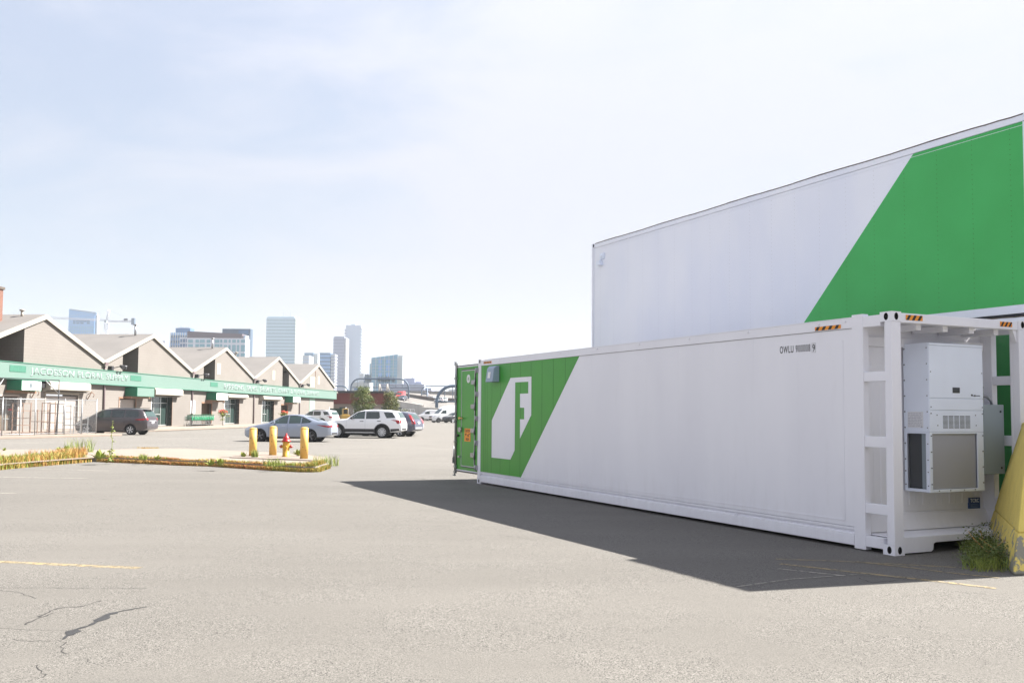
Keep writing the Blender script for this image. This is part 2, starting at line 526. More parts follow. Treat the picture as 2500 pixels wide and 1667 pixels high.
def tag(o, label=None, cat=None, group=None, kind=None):
    if label: o['label'] = label
    if cat: o['category'] = cat
    if group: o['group'] = group
    if kind: o['kind'] = kind
    return o

def thing(name, loc, rz, label, cat, group=None):
    o = bpy.data.objects.new(name, None)
    o.empty_display_size = .3
    col.objects.link(o)
    o.location = loc; o.rotation_euler.z = rz
    return tag(o, label, cat, group)

def kids(o):
    return [c for c in bpy.data.objects if c.parent == o]

def copy_tree(o, parent=None):
    c = o.copy(); col.objects.link(c)
    if parent is not None: c.parent = parent
    for ch in kids(o): copy_tree(ch, c)
    return c

def boolean_cut(o, cutter):
    """bake a cut into o's mesh and throw the cutter away"""
    md = o.modifiers.new('cut', 'BOOLEAN'); md.operation = 'DIFFERENCE'; md.object = cutter; md.solver = 'EXACT'
    bpy.context.view_layer.update()
    dg = bpy.context.evaluated_depsgraph_get()
    me = bpy.data.meshes.new_from_object(o.evaluated_get(dg))
    o.modifiers.remove(md); o.data = me
    bpy.data.objects.remove(cutter, do_unlink=True)

def text_mesh(body, name, m, parent, w, h, place, depth=.004, spacing=1., bold=0.):
    """lettering squeezed into w x h; place(u,v,t)->xyz"""
    cu = bpy.data.curves.new('lettering', 'FONT')
    cu.body = body; cu.size = 1; cu.space_character = spacing; cu.offset = bold
    to = bpy.data.objects.new('lettering_tmp', cu)
    col.objects.link(to)
    bpy.context.view_layer.update()
    me = bpy.data.meshes.new_from_object(to.evaluated_get(bpy.context.evaluated_depsgraph_get()))
    bpy.data.objects.remove(to, do_unlink=True)
    xs = [v.co.x for v in me.vertices]; ys = [v.co.y for v in me.vertices]
    x0, x1, y0, y1 = min(xs), max(xs), min(ys), max(ys)
    bm = bmesh.new(); bm.from_mesh(me)
    ret = bmesh.ops.extrude_face_region(bm, geom=list(bm.faces))
    top = set(g for g in ret['geom'] if isinstance(g, bmesh.types.BMVert))
    for v in bm.verts:
        t = depth if v in top else 0.
        v.co = Vector(place((v.co.x - x0) / (x1 - x0) * w, (v.co.y - y0) / (y1 - y0) * h, t))
    for f in bm.faces: f.material_index = 0
    b = MB(); b.bm.free(); b.bm = bm
    return b.build(name, m, parent)

# ------------------------------------------------------------------ ground
b = MB()
b.poly([(-3000, -60, 0), (3000, -60, 0), (3000, 5000, 0), (-3000, 5000, 0)])
tag(b.build('parking_lot', M['asphalt']), kind='structure')

def strip(name, pix, width, m, z=.004, jit=0., seed=1):
    """flat ribbon on the ground through photo points; width in metres (number or list)"""
    rnd = random.Random(seed)
    P = [G(*p) for p in pix]
    Q, W = [], []
    for i in range(len(P) - 1):
        n = max(1, min(60, int((P[i + 1] - P[i]).length / .045))) if jit else 1
        for k in range(n):
            t = k / n
            Q.append(P[i].lerp(P[i + 1], t))
            wa = width[i] if isinstance(width, list) else width
            wb = width[i + 1] if isinstance(width, list) else width
            W.append(wa + (wb - wa) * t)
    Q.append(P[-1]); W.append(width[-1] if isinstance(width, list) else width)
    b = MB(); prev = None
    for i, p in enumerate(Q):
        d = (Q[min(i + 1, len(Q) - 1)] - Q[max(i - 1, 0)]); d.z = 0; d.normalize()
        n = Vector((-d.y, d.x, 0))
        c = p + n * rnd.uniform(-jit, jit) + d * rnd.uniform(-jit, jit) * .5
        ww = W[i] / 2 * (rnd.uniform(.35, 1.5) if jit else 1)
        a, e = c + n * ww, c - n * ww
        a.z = e.z = z
        a, e = b.bm.verts.new(a), b.bm.verts.new(e)
        if prev: b._f([prev[0], prev[1], e, a])
        prev = (a, e)
    o = b.build(name, m, fix=False)
    for f in o.data.polygons:
        pass
    return tag(o, kind='structure')

for i, (pts, wd, mm) in enumerate([
    ([(-20, 1370), (343, 1386)], .12, 'ypaint'),
    ([(-10, 1164), (120, 1166), (213, 1167)], .10, 'wpaint'),
    ([(60, 1143), (270, 1149)], .08, 'wpaint'),
    ([(-10, 1203), (38, 1204)], .10, 'wpaint'),
    ([(1893, 1364), (2060, 1370), (2250, 1380), (2520, 1395)], .055, 'ypaint'),
    ([(1905, 1376), (2100, 1398), (2300, 1420), (2432, 1436)], .085, 'ypaint'),
    ([(1900, 1388), (2060, 1405)], .05, 'wpaint'),
    ([(2090, 1371), (2220, 1385), (2310, 1397), (2440, 1411)], .055, 'ypaint'),
    ([(1800, 1432), (1930, 1414), (2090, 1402)], .035, 'wpaint'),
    ([(400, 1094), (620, 1088)], .12, 'wpaint'),
]):
    strip('painted_line', pts, wd, M[mm], z=.0012 + .0004 * i)
for i, (pts, wd) in enumerate([
    ([(-10, 1434), (130, 1435), (360, 1436)], .022),
    ([(-5, 1440), (45, 1446), (88, 1460)], .02),
    ([(248, 1466), (200, 1480), (140, 1484), (90, 1506)], .05),
    ([(135, 1495), (115, 1500), (88, 1512), (60, 1525)], .045),
    ([(-10, 1533), (80, 1537), (160, 1538)], .012),
    ([(30, 1559), (60, 1564), (115, 1565), (150, 1562)], .014),
    ([(162, 1567), (150, 1578), (154, 1588), (167, 1596)], .022),
    ([(92, 1622), (96, 1632), (105, 1642), (110, 1652)], .022),
    ([(205, 1606), (225, 1616), (255, 1626)], .01),
    ([(240, 1217), (275, 1220)], .05),
    ([(415, 1140), (500, 1141), (580, 1142)], .07),
    ([(592, 1170), (660, 1172)], .05),
    ([(820, 1139), (890, 1139), (925, 1134), (945, 1138), (1010, 1141)], .05),
    ([(840, 1160), (960, 1163), (1030, 1168), (1060, 1175)], .05),
    ([(2240, 1402), (2330, 1412), (2400, 1421)], .02),
    ([(2330, 1443), (2370, 1449)], .015), ([(2375, 1446), (2405, 1451)], .015),
    ([(1905, 1386), (2000, 1395), (2110, 1405), (2240, 1414)], .02),
    ([(2095, 1410), (2130, 1421), (2170, 1418), (2220, 1412)], .03),
    ([(1210, 1305), (1260, 1310), (1310, 1318)], .02),
]):
    strip('asphalt_crack', pts, wd * .42, M['crack'], z=.0008, jit=.016, seed=i + 5)
strip('tar_seam', [(150, 1561), (175, 1545), (188, 1536), (215, 1527), (242, 1514), (265, 1500), (300, 1490), (360, 1481)],
      [.01, .09, .075, .035, .075, .07, .03, .015], M['tar'], z=.0028, jit=.010)

# ------------------------------------------------------------------ main container
C1 = Frame((-.79409, 22.2213), (.43632, -.8998))
L, W, HT = 12.192, 2.438, 2.896
t1 = thing('shipping_container', C1.w(0, 0), C1.rz, 'low white container with a white F emblem, air conditioner in its open end', 'container')
SF = lambda u, v, t: (u, -t, v)            # on the long side, t metres proud

def casting(x, y, z, parent, hx, hy, m='cwhite'):
    """corner casting with real holes; hx / hy: side the holes face"""
    o = MB().box(x, x + .178, y, y + .162, z, z + .118).build('corner_casting', [M[m], M['black']], parent)
    ell = [(math.cos(t) * .033, math.sin(t) * .045) for t in [k * math.pi / 8 for k in range(16)]]
    for face in ('y', 'x'):
        c = MB()
        if face == 'y':
            yy = y if hy < 0 else y + .162
            c.prism([(x + .095 + u, z + .059 + v) for u, v in ell], lambda u, v, t: (u, t, v), yy - .03, yy + .03)
        else:
            xx = x if hx < 0 else x + .178
            c.prism([(y + .081 + u, z + .059 + v) for u, v in ell], lambda u, v, t: (t, u, v), xx - .03, xx + .03)
        c.mi = 0
        cut = c.build('cut_tmp', M['black'], parent)
        boolean_cut(o, cut)
    return o

def stripes(x0, x1, z0, z1, parent, face='side', xp=0., n=4, lean=1):
    """hazard tape: orange tape with black slanted bars"""
    def fn(t):
        return (lambda u, v, tt: (u, -tt, v)) if face == 'side' else (lambda u, v, tt: (xp + tt, u, v))
    b = MB()
    b.prism([(x0, z0), (x1, z0), (x1, z1), (x0, z1)], fn(0), .0015, .004)
    h = z1 - z0
    pitch = (x1 - x0) / n
    for k in range(n):
        a = x0 + pitch * (k + .05)
        wd = pitch * .45
        pl = [(a, z0), (a + wd, z0), (min(a + wd + h * .7, x1), z1), (min(a + h * .7, x1), z1)]
        b.mi = 1
        b.prism(pl, fn(0), .0045, .006)
    return b.build('hazard_tape', [M['orange'], M['black']], parent)

def build_main(t):
    # insulated box: roof, far closing wall, right wall, bulkhead
    b = MB()
    b.box(.02, 11.56, .045, 2.393, .19, 2.862)
    b.build('body', M['cwhite'], t)
    b = MB()                                   # side skin
    b.box(.158, 11.562, .012, .0445, .272, 2.735)
    b.build('side_panel', M['cwhite'], t, .003)
    # seams and swage on the white skin
    b = MB()
    for x in (5.2, 6.1, 7.0, 7.9, 8.8, 9.7, 10.6):
        b.box(x, x + .005, .0108, .012, .33, 2.73)
    b.box(3.4, 11.40, .007, .0118, .335, .343)
    b.box(11.40, 11.408, .007, .0118, .343, 2.6)
    b.build('panel_seam', M['cwhite'], t)
    # green panel, cut on the slant
    gp = MB()
    g = [(.168, .285), (2.265, .285), (4.735, 2.735), (.168, 2.735)]
    gp.prism(g, SF, -.0118, -.009)
    go = gp.build('green_panel', M['cgreen'], t)
    b = MB()
    for x in (.33, .425, .53, .763, 1.225, 1.721, 2.22, 2.715, 3.209, 3.693, 4.186):
        z0 = .29 if x < 2.27 else .29 + (x - 2.27) * .992 + .02
        lo = SF
        b.prism([(x, z0), (x + .010, z0 + .01), (x + .010, 2.73), (x, 2.73)], SF, -.0088, -.0078)
    b.build('panel_seam', M['cseam'], go)
    logo = [(1.74, 2.407), (2.742, 2.407), (2.742, 1.603), (2.222, 1.104), (2.222, 1.513), (2.416, 1.513), (2.416, 1.759), (2.216, 1.759),
            (2.214, 2.057), (2.601, 2.057), (2.601, 2.304), (1.974, 2.304), (1.968, .845), (1.76, .636), (.78, .636), (.78, 1.474)]
    b = MB()
    b.prism(logo, SF, -.0074, -.0056)
    b.build('emblem', M['cwhite'], go)
    # rails
    b = MB()
    b.box(.16, 11.60, .002, .10, 2.737, 2.872)
    b.box(.16, 11.60, -.003, .012, 2.862, 2.874)
    for x in (1.2, 2.6, 4.0, 5.4, 6.8, 8.2, 9.6, 11.0, 11.46):
        b.cyl((x, .004, 2.83), (x, -.012, 2.83), .014, 10)
    b.build('top_rail', M['cwhite'], t, .002)
    MB().box(.16, 11.56, .0035, .0115, 2.7345, 2.7372).build('seam', M['gap'], t)
    b = MB()
    b.prism([(.035, .272), (.012, .262), (.012, .236), (.042, .205), (.042, .196), (.002, .188), (.002, .165), (.0, .163), (.0, .05), (.02, .042), (.10, .042), (.10, .272)],
            lambda u, v, x: (x, u, v), .16, 11.56)
    for x in (3.9, 6.5, 9.3):
        b.cyl((x, .004, .22), (x, -.008, .20), .012, 8)
    b.build('bottom_rail', M['cwhite'], t)
    b = MB()
    b.box(.16, 11.6, 2.34, 2.436, 2.737, 2.872); b.box(.16, 11.6, 2.34, 2.436, .05, .27)
    b.build('rail', M['cwhite'], t)
    # far corner post, castings
    MB().box(0, .158, 0, .156, .118, 2.778).build('corner_post', M['cwhite'], t, .004)
    MB().box(0, .158, 2.282, 2.438, .118, 2.778).build('corner_post', M['cwhite'], t, .004)
    for y, hy in ((0, -1), (2.276, 1)):
        casting(0, y, 0, t, -1, hy); casting(0, y, 2.778, t, -1, hy)
        casting(12.014, y, 0, t, 1, hy); casting(12.014, y, 2.778, t, 1, hy)
    # near end: open frame on both sides
    for s in (0, 1):
        Y = lambda a, c: (a, c) if not s else (W - c, W - a)
        b = MB()
        b.box(11.5625, 11.742, *Y(.001, .10), .012, 2.90)
        b.build('inner_post', M['cwhite'], t, .004)
        b = MB()
        b.box(12.088, 12.188, *Y(.0, .156), .1182, 2.7778)
        b.box(12.05, 12.088, *Y(.03, .156), .1182, 2.7778)
        b.build('corner_post', M['cwhite'], t, .006, 2)
        for z0, z1 in ((2.062, 2.18), (1.262, 1.395), (.46, .58)):
            MB().box(11.742, 12.088, *Y(.008, .085), z0, z1).build('cross_bar', M['cwhite'], t, .005)
        MB().box(11.742, 12.014, *Y(.006, .11), .055, .182).build('bottom_bar', M['cwhite'], t, .004)
        MB().box(11.742, 12.014, *Y(.004, .11), 2.732, 2.868).build('top_bar', M['cwhite'], t, .004)
    # bulkhead with ribs
    b = MB()
    b.box(11.5602, 11.572, .10, 2.338, .2, 2.86)
    for k in range(9):
        y = .2 + k * .245
        b.prism([(y, 11.5722), (y + .02, 11.579), (y + .12, 11.579), (y + .14, 11.5722)], lambda u, v, z: (v, u, z), .5, 2.3)
    b.box(11.5722, 11.60, .10, 2.338, .30, .42)
    b.box(11.5722, 11.62, .10, 2.338, 2.52, 2.64)
    b.prism([(11.5722, .42), (11.61, .40), (11.70, .21), (11.5722, .21)], lambda u, v, y: (u, y, v), .10, 2.338)
    b.build('bulkhead', M['cwhite'], t, .003)
    # end frame: header with brackets, sill with a cut-out
    b = MB()
    b.box(12.07, 12.184, .162, 2.276, 2.768, 2.882)
    b.build('header_rail', M['cwhite'], t, .004)
    b = MB()
    for y in (.55, 1.02, 1.50, 1.96):
        b.box(11.60, 12.07, y, y + .09, 2.70, 2.775)
    b.box(11.5605, 12.07, .16, 2.28, 2.862, 2.872)
    b.build('roof_bracket', M['cwhite'], t, .003)
    b = MB()
    b.prism([(.156, .57 * .2), (.156, .205), (2.282, .205), (2.282, .02), (1.86, .02), (1.80, .06), (1.78, .125), (.70, .125), (.665, .11), (.655, .04), (.62, .018), (.156, .018)],
            lambda u, v, x: (x, u, v), 12.165, 12.18)
    b.box(11.5725, 12.1648, .112, 2.326, .188, .2035)
    b.prism([(.12, .205), (.12, .34), (.0, .205)], lambda u, v, y: (12.165 - .0 - (.12 - u) * .9 - .02, y, v), .158, .17)
    b.build('door_sill', M['cwhite'], t, .002)
    MB().prism([(2.276, 2.768), (2.20, 2.768), (2.276, 2.60)], lambda u, v, x: (x, u, v), 12.10, 12.16).build('gusset', M['cwhite'], t)
    # tapes, number
    stripes(10.934, 11.385, 2.748, 2.797, t, n=4).location.y = 0
    stripes(.318, .752, 2.776, 2.822, t, n=5)
    stripes(.245, .53, 2.80, 2.862, t, 'end', 12.1842, n=3)
    stripes(1.93, 2.16, 2.80, 2.862, t, 'end', 12.1842, n=3)
    txt = text_mesh('OWLU 900008', 'number_lettering', M['txt'], t, .582, .097, lambda u, v, d: (10.249 + u, .0119 - d, 2.488 + v), .0012, 1.15, bold=.012)
    text_mesh('9', 'number_lettering', M['txt'], t, .046, .097, lambda u, v, d: (10.869 + u, .0119 - d, 2.482 + v), .0012, bold=.012)
    b = MB()
    for a in ((10.858, 10.926, 2.470, 2.473), (10.858, 10.926, 2.590, 2.593), (10.858, 10.861, 2.473, 2.590), (10.923, 10.926, 2.473, 2.590)):
        b.box(a[0], a[1], .0107, .0119, a[2], a[3])
    b.build('number_box', M['txt'], t)
    # vent hood on the green panel
    b = MB()
    b.prism([(.0, 2.70), (.09, 2.695), (.14, 2.64), (.18, 2.335), (.0, 2.335)], lambda u, v, x: (x, .0075 - u, v), .80, 1.17)
    hd = b.build('vent_hood', M['hood'], t, .01, 2)
    MB().prism([(.90, 2.42), (1.04, 2.42), (1.04, 2.56), (.90, 2.56)], lambda u, v, tt: (u, -(.1395 + (2.62 - v) * .131) - tt, v), .0, .004).build('hood_label', M['plate'], hd)
    # gap shadow under rail: cross members between the rails
    b = MB()
    for k in range(18):
        x = .5 + k * .62
        b.box(x, x + .06, .1, 2.34, .06, .19)
    b.build('cross_member', M['cwhite'], t)
    # open door, swung back in line with the side
    d = MB()
    d.box(-1.27, -.02, .004, .074, .262, 2.745)
    do = d.build('door', M['cgreen'], t, .004)
    MB().box(-1.275, -.018, .0, .08, .236, .262).build('door_edge', M['cwhite'], do)
    MB().box(-1.275, -.018, .0, .08, 2.7455, 2.772).build('door_edge', M['cwhite'], do)
    b = MB()
    b.box(-1.30, -.016, -.004, .084, .205, .2355); b.box(-1.30, -.016, -.004, .084, 2.7725, 2.796)
    b.box(-1.312, -1.2705, -.006, .086, .206, 2.80)
    b.build('door_gasket', M['dsteel'], do)
    b = MB()
    b.cyl((-1.29, -.035, .12), (-1.29, -.035, 2.88), .018, 8)
    for z in (.16, .30, .9, 1.45, 2.0, 2.45, 2.80):
        b.box(-1.33, -1.24, -.055, .0, z, z + .06)
    b.box(-1.34, -1.25, -.07, -.02, .10, .13); b.box(-1.335, -1.25, -.07, -.02, 2.87, 2.89)
    b.cyl((-1.335, -.05, .45), (-1.345, -.05, .82), .013, 8); b.box(-1.37, -1.325, -.075, -.03, .40, .55)
    b.build('lock_rod', M['steel'], do)
    X = lambda u: -1.31 + (u - 150) / 228 * 1.295
    Z = lambda v: 2.785 - (v - 139) / 1124 * 2.545
    b = MB()
    for z0, z1 in ((Z(200), Z(190)), (Z(1215), Z(1205))):
        b.box(X(207), X(350), -.004, .0035, z0, z1)
    b.box(X(346), X(350), -.004, .0035, Z(1205), Z(200)); b.box(X(207), X(210), -.003, .0035, Z(1205), Z(200))
    b.build('door_seam', M['wseam'], do)
    b = MB()
    for z0, z1 in ((Z(189.5), Z(183)), (Z(1222), Z(1216))):
        b.box(X(207), X(352), -.001, .0035, z0, z1)
    b.box(X(351), X(358), -.001, .0035, Z(1222), Z(183))
    b.build('seam', M['gap'], do)
    for v in (325, 578, 830, 1085):
        h = MB().box(X(316), X(352), -.026, .0035, Z(v) - .05, Z(v) + .05)
        h.cyl((X(354), -.02, Z(v) - .09), (X(354), -.02, Z(v) + .09), .018, 8)
        h.build('hinge', M['steel'], do)
    for v in (205, 450, 703, 955, 1210):
        h = MB().box(X(360), X(384), -.03, .0035, Z(v) - .055, Z(v) + .055)
        h.cyl((X(372), -.034, Z(v) - .06), (X(372), -.034, Z(v) + .06), .02, 8)
        h.build('hinge', M['steel'], do)
    b = MB()
    b.lathe([(.055, 0), (.055, -.004), (.104, -.004), (.104, 0)], (X(280), .0035, Z(285)), 'y', 28, False)
    for v in b.bm.verts: v.co.z = Z(285) + (v.co.z - Z(285)) * .98
    b.build('round_mark', M['whitel'], do)
    text_mesh('0', 'mark_lettering', M['whitel'], do, .06, .11, lambda u, v, dd: (X(280) - .03 + u, .0035 - dd, Z(285) - .055 + v), .003, bold=.01)
    b = MB()
    b.cyl((X(200), .0, Z(703)), (X(200), -.05, Z(703)), .035, 12); b.box(X(196), X(240), -.06, -.04, Z(703) - .014, Z(703) + .014)
    b.build('door_handle', M['brass'], do)
    b = MB()
    b.box(X(185), X(212), -.04, .0035, Z(850), Z(800)); b.box(X(190), X(225), -.05, -.03, Z(828), Z(815)); 
    b.build('latch', M['steel'], do)
    MB().cyl((X(178), .0, Z(890)), (X(178), -.045, Z(890)), .03, 10).build('latch', M['black'], do)
    MB().box(X(180), X(200), -.03, .0035, Z(1125), Z(1105)).build('latch', M['steel'], do)
    st = MB().box(X(243), X(306), .0, .0035, Z(947), Z(810)).build('warning_sticker', M['orange'], do)
    wX = X(306) - X(243)
    for s_, v0, v1 in (('CAUTION', 850, 820), ("9'-6\"", 897, 862), ('HIGH', 938, 908)):
        fw = .8 if s_ != 'HIGH' else .5
        text_mesh(s_, 'sticker_lettering', M['txt'], st, wX * fw, Z(v1) - Z(v0), lambda u, v, dd, fw=fw, v0=v0: (X(243) + wX * (1 - fw) / 2 + u, -.0002 - dd, Z(v0) + v), .001, bold=.01)
    # air conditioner
    a = MB().box(11.60, 11.985, .845, 1.83, 1.445, 2.565)
    a.box(11.60, 11.985, .845, .868, .70, 1.445) if False else None
    ao = a.build('air_conditioner', M['ac'], t, .004)
    b = MB()
    b.box(11.985, 11.998, .848, 1.828, 1.875, 2.53); b.box(11.985, 12.004, .845, 1.83, 2.532, 2.562)
    b.build('upper_cover', M['ac'], ao, .003)
    MB().box(11.985, 11.996, .848, 1.828, 1.722, 1.868).build('middle_cover', M['ac'], ao, .003)
    b = MB()
    b.box(11.985, 11.993, .848, 1.828, 1.447, 1.715)
    vp = b.build('vent_panel', M['ac'], ao, .003)
    for k in range(5):
        g_ = MB()
        y0 = 1.085 + k * .102
        for j in range(11):
            z = 1.496 + j * .0148
            g_.box(11.9932, 11.9945, y0, y0 + .086, z, z + .0075)
        g_.build('louvre', M['coild'], vp)
    # lower section: frames with coil mesh behind
    b = MB()
    for y0, y1, z0, z1 in ((.845, .895, .70, 1.4445), (1.712, 1.83, .70, 1.4445), (.895, 1.712, .70, .735), (.895, 1.712, 1.425, 1.4445)):
        b.box(11.975, 11.990, y0, y1, z0, z1)
    for x0, x1, z0, z1 in ((11.60, 11.64, .70, 1.4445), (11.93, 11.9749, .70, 1.4445), (11.64, 11.93, .70, .735), (11.64, 11.93, 1.425, 1.4445)):
        b.box(x0, x1, .846, .858, z0, z1)
    b.box(11.60, 11.985, 1.80, 1.829, .70, 1.4445); b.box(11.60, 11.985, .86, 1.80, .695, .705)
    b.build('guard_frame', M['ac'], ao, .002)
    b = MB()
    b.box(11.955, 11.960, .895, 1.712, .735, 1.425)
    for j in range(44):
        z = .742 + j * .0155
        b.box(11.9605, 11.9635, .895, 1.712, z, z + .006)
    b.build('coil_guard', M['coil'], ao)
    b = MB()
    b.box(11.64, 11.93, .885, .89, .735, 1.425)
    b.build('side_guard', M['coild'], ao)
    MB().box(11.845, 11.93, .876, .8845, .735, 1.425).build('side_post', M['cab'], ao)
    b = MB()
    for z in (.78, .95, 1.1, 1.3, 1.5, 1.7, 1.9, 2.1, 2.3, 2.5):
        b.cyl((11.62, .845, z), (11.62, .838, z), .008, 8); b.cyl((11.965, .845, z), (11.965, .838, z), .006, 8)
    for y in (.87, 1.805):
        for z in (.8, 1.0, 1.2, 1.4, 1.68, 1.76, 2.2):
            b.cyl((11.985, y, z), (12.004, y, z), .006, 8)
    for y in (1.0, 1.2, 1.45, 1.65): b.cyl((11.99, y, .717), (11.997, y, .717), .006, 8)
    for y, z in ((.98, 1.66), (.99, 1.53), (1.68, 1.66), (1.69, 1.53)): b.cyl((11.99, y, z), (11.997, y, z), .007, 8)
    b.build('screw', M['dsteel'], ao)
    MB().box(11.9982, 12.002, 1.262, 1.39, 1.94, 2.01).build('control_plate', M['coild'], ao)
    b = MB()
    b.box(11.9982, 11.9992, 1.60, 1.77, 1.905, 1.915); b.box(11.9982, 11.9992, 1.60, 1.63, 1.915, 1.928); b.box(11.9982, 11.9992, 1.66, 1.68, 1.8985, 1.921)
    b.build('maker_mark', M['txt'], ao)
    lb = MB().box(11.66, 11.90, .8435, .845, 1.50, 1.70).build('rating_label', M['plate'], ao)
    b = MB()
    rnd = random.Random(3)
    for j in range(9):
        z = 1.515 + j * .02
        x = 11.67
        while x < 11.88:
            ww = rnd.uniform(.008, .04)
            b.box(x, min(x + ww, 11.885), .8427, .8434, z, z + .007); x += ww + rnd.uniform(.004, .02)
    b.box(11.862, 11.888, .8427, .8434, 1.5, 1.512)
    b.build('label_print', M['coil'], lb)
    # electrical cabinet and conduit
    c = MB().box(11.74, 11.975, 1.86, 2.25, .90, 1.80)
    co = c.build('electrical_cabinet', M['cab'], t, .005)
    b = MB()
    for z in (.98, 1.71): b.cyl((11.975, 2.18, z), (11.982, 2.18, z), .014, 10)
    b.build('lock', M['black'], co)
    b = MB().tube([(11.86, 1.83, 1.92), (11.88, 1.94, 1.92), (11.88, 2.06, 1.90), (11.87, 2.14, 1.85), (11.86, 2.17, 1.80)], .018, 8)
    b.box(11.66, 11.86, 1.88, 2.02, 1.82, 2.04)
    b.build('conduit', M['steel'], co)
    # blue plate
    s_ = MB().box(11.5722, 11.5962, 2.035, 2.245, .385, .565).build('blue_sign', M['blue'], t)
    text_mesh('TCRC', 'sign_lettering', M['whitel'], s_, .165, .05, lambda u, v, dd: (11.596 + dd, 2.057 + u, .502 + v), .001, bold=.02)
    b = MB()
    for j in range(4): b.box(11.596, 11.5968, 2.06, 2.22 - .03 * (j % 2), .41 + j * .021, .413 + j * .021)
    b.build('fine_print', M['cab'], s_)
    # stub of the rear left pallet under the far corner
    MB().box(.02, .30, .05, .5, -.0, .0).build('x', M['rust'], t) if False else None
build_main(t1)

# ------------------------------------------------------------------ stacked containers behind
def plain_container(frame, x0, z0, length, label, green=None, wh='uwhite', gr='ugreen', y0=0., cam_light=False, rib=.635):
    t = thing('shipping_container', frame.w(x0, y0, z0), frame.rz, label, 'container', None)
    MB().box(.02, length - .02, .04, 2.40, .02, 2.862).build('body', M[wh], t)
    b = MB().box(.10, length - .10, .012, .0395, .14, 2.77)
    b.build('side_panel', M[wh], t, .003)
    b = MB()
    n = int((length - .3) / .06)
    tz = []
    # top lip is slightly dented and wavy
    rnd = random.Random(5)
    pts = [(.18 + k * (length - .36) / 60, 2.890 + .006 * math.sin(k * .5) + rnd.uniform(-.003, .003)) for k in range(61)]
    for (xa, za), (xb, zb) in zip(pts, pts[1:]):
        b.hexa([(xa, -.004, za - .018), (xb, -.004, zb - .018), (xb, .05, zb - .018), (xa, .05, za - .018), (xa, -.004, za), (xb, -.004, zb), (xb, .05, zb), (xa, .05, za)])
    b.build('roof_lip', M['para'], t)
    b = MB().box(.178, length - .178, .0, .10, 2.775, 2.878)
    b.box(.178, length - .178, .006, .012, 2.715, 2.722)
    b.build('top_rail', M[wh], t, .003)
    b = MB().box(.178, length - .178, -.004, .10, .018, .138)
    b.build('bottom_rail', M[wh], t, .003)
    for x in (0, length - .09):
        MB().box(x, x + .09, 0, .12, .119, 2.777).build('corner_post', M[wh], t, .004)
    for x, hx in ((0, -1), (length - .178, 1)):
        for z in (0, 2.778): casting(x, 0, z, t, hx, -1, wh)
    b = MB()
    k = 0
    x = .42
    while x < length - .2:
        z = .2
        while z < 2.7:
            if green and x > green[0][0] + (z - green[0][1]) * (green[3][0] - green[0][0]) / (green[3][1] - green[0][1]) - .05:
                z += .075; continue
            b.prism([(x + .006 * math.cos(a), z + .006 * math.sin(a)) for a in (0, 1.57, 3.14, 4.71)], lambda u, v, tt: (u, .0121 - tt, v), 0, .003)
            z += .075
        x += rib
    b.build('rivet_line', M['wseam'], t)
    if green:
        b = MB()
        b.prism(green, lambda u, v, tt: (u, .0118 - tt, v), 0, .003)
        go = b.build('green_panel', M[gr], t)
        b = MB()
        x = .42
        while x < length - .2:
            z = .16
            while z < 2.76:
                # only where the panel is
                inside = False
                n_ = len(green)
                for i in range(n_):
                    (xa, za), (xb, zb) = green[i], green[(i + 1) % n_]
                    if (za > z) != (zb > z) and x < (xb - xa) * (z - za) / (zb - za) + xa: inside = not inside
                if inside:
                    b.prism([(x + .007 * math.cos(a), z + .007 * math.sin(a)) for a in (0, 1.57, 3.14, 4.71)], lambda u, v, tt: (u, .0085 - tt, v), 0, .004)
                z += .075
            x += rib
        b.build('rivet_line', M['cseam'], go)
    return t

ST = Frame((2.03689, 24.21743), (.43632, -.8998))
LU = 12.25
up = plain_container(ST, 0, 3.104, LU, 'upper white container with a big green slanted panel, stacked behind the low one',
                     [(7.525, .14), (12.052, .14), (12.052, 2.77), (10.137, 2.77)])
b = MB()
b.lathe([(.05, 0), (.05, -.05), (.035, -.07)], (.53, .012, 2.51), 'y', 14)
b.box(.44, .62, -.03, .012, 2.43, 2.58)
b.prism([(.36, 2.28), (.56, 2.28), (.50, 2.40), (.36, 2.40)], lambda u, v, tt: (u, .012 - tt, v), 0, .10)
b.build('flood_light', M['ac'], up, .008)
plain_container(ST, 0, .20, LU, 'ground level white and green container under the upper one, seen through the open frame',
                [(6.2, .14), (11.86, .14), (11.86, 2.63), (10.0, 2.63)], gr='shadegreen')
for z, lb in ((.2, 'short white container at ground level at the right edge'), (3.104, 'short white container stacked at the top right edge of the photo')):
    plain_container(ST, 12.62, z, 2.10, lb, None, y0=-.42)
for x, y, lb in ((.1, .05, 'long concrete sleeper under the front edge of the stacked containers'), (.1, 2.1, 'long concrete sleeper under the rear edge of the stacked containers')):
    tag(MB().box(x, 14.6, y, y + .3, 0, .199).build('concrete_sleeper', M['kerb'], loc=ST.w(0, 0), rz=ST.rz), lb, 'sleeper')

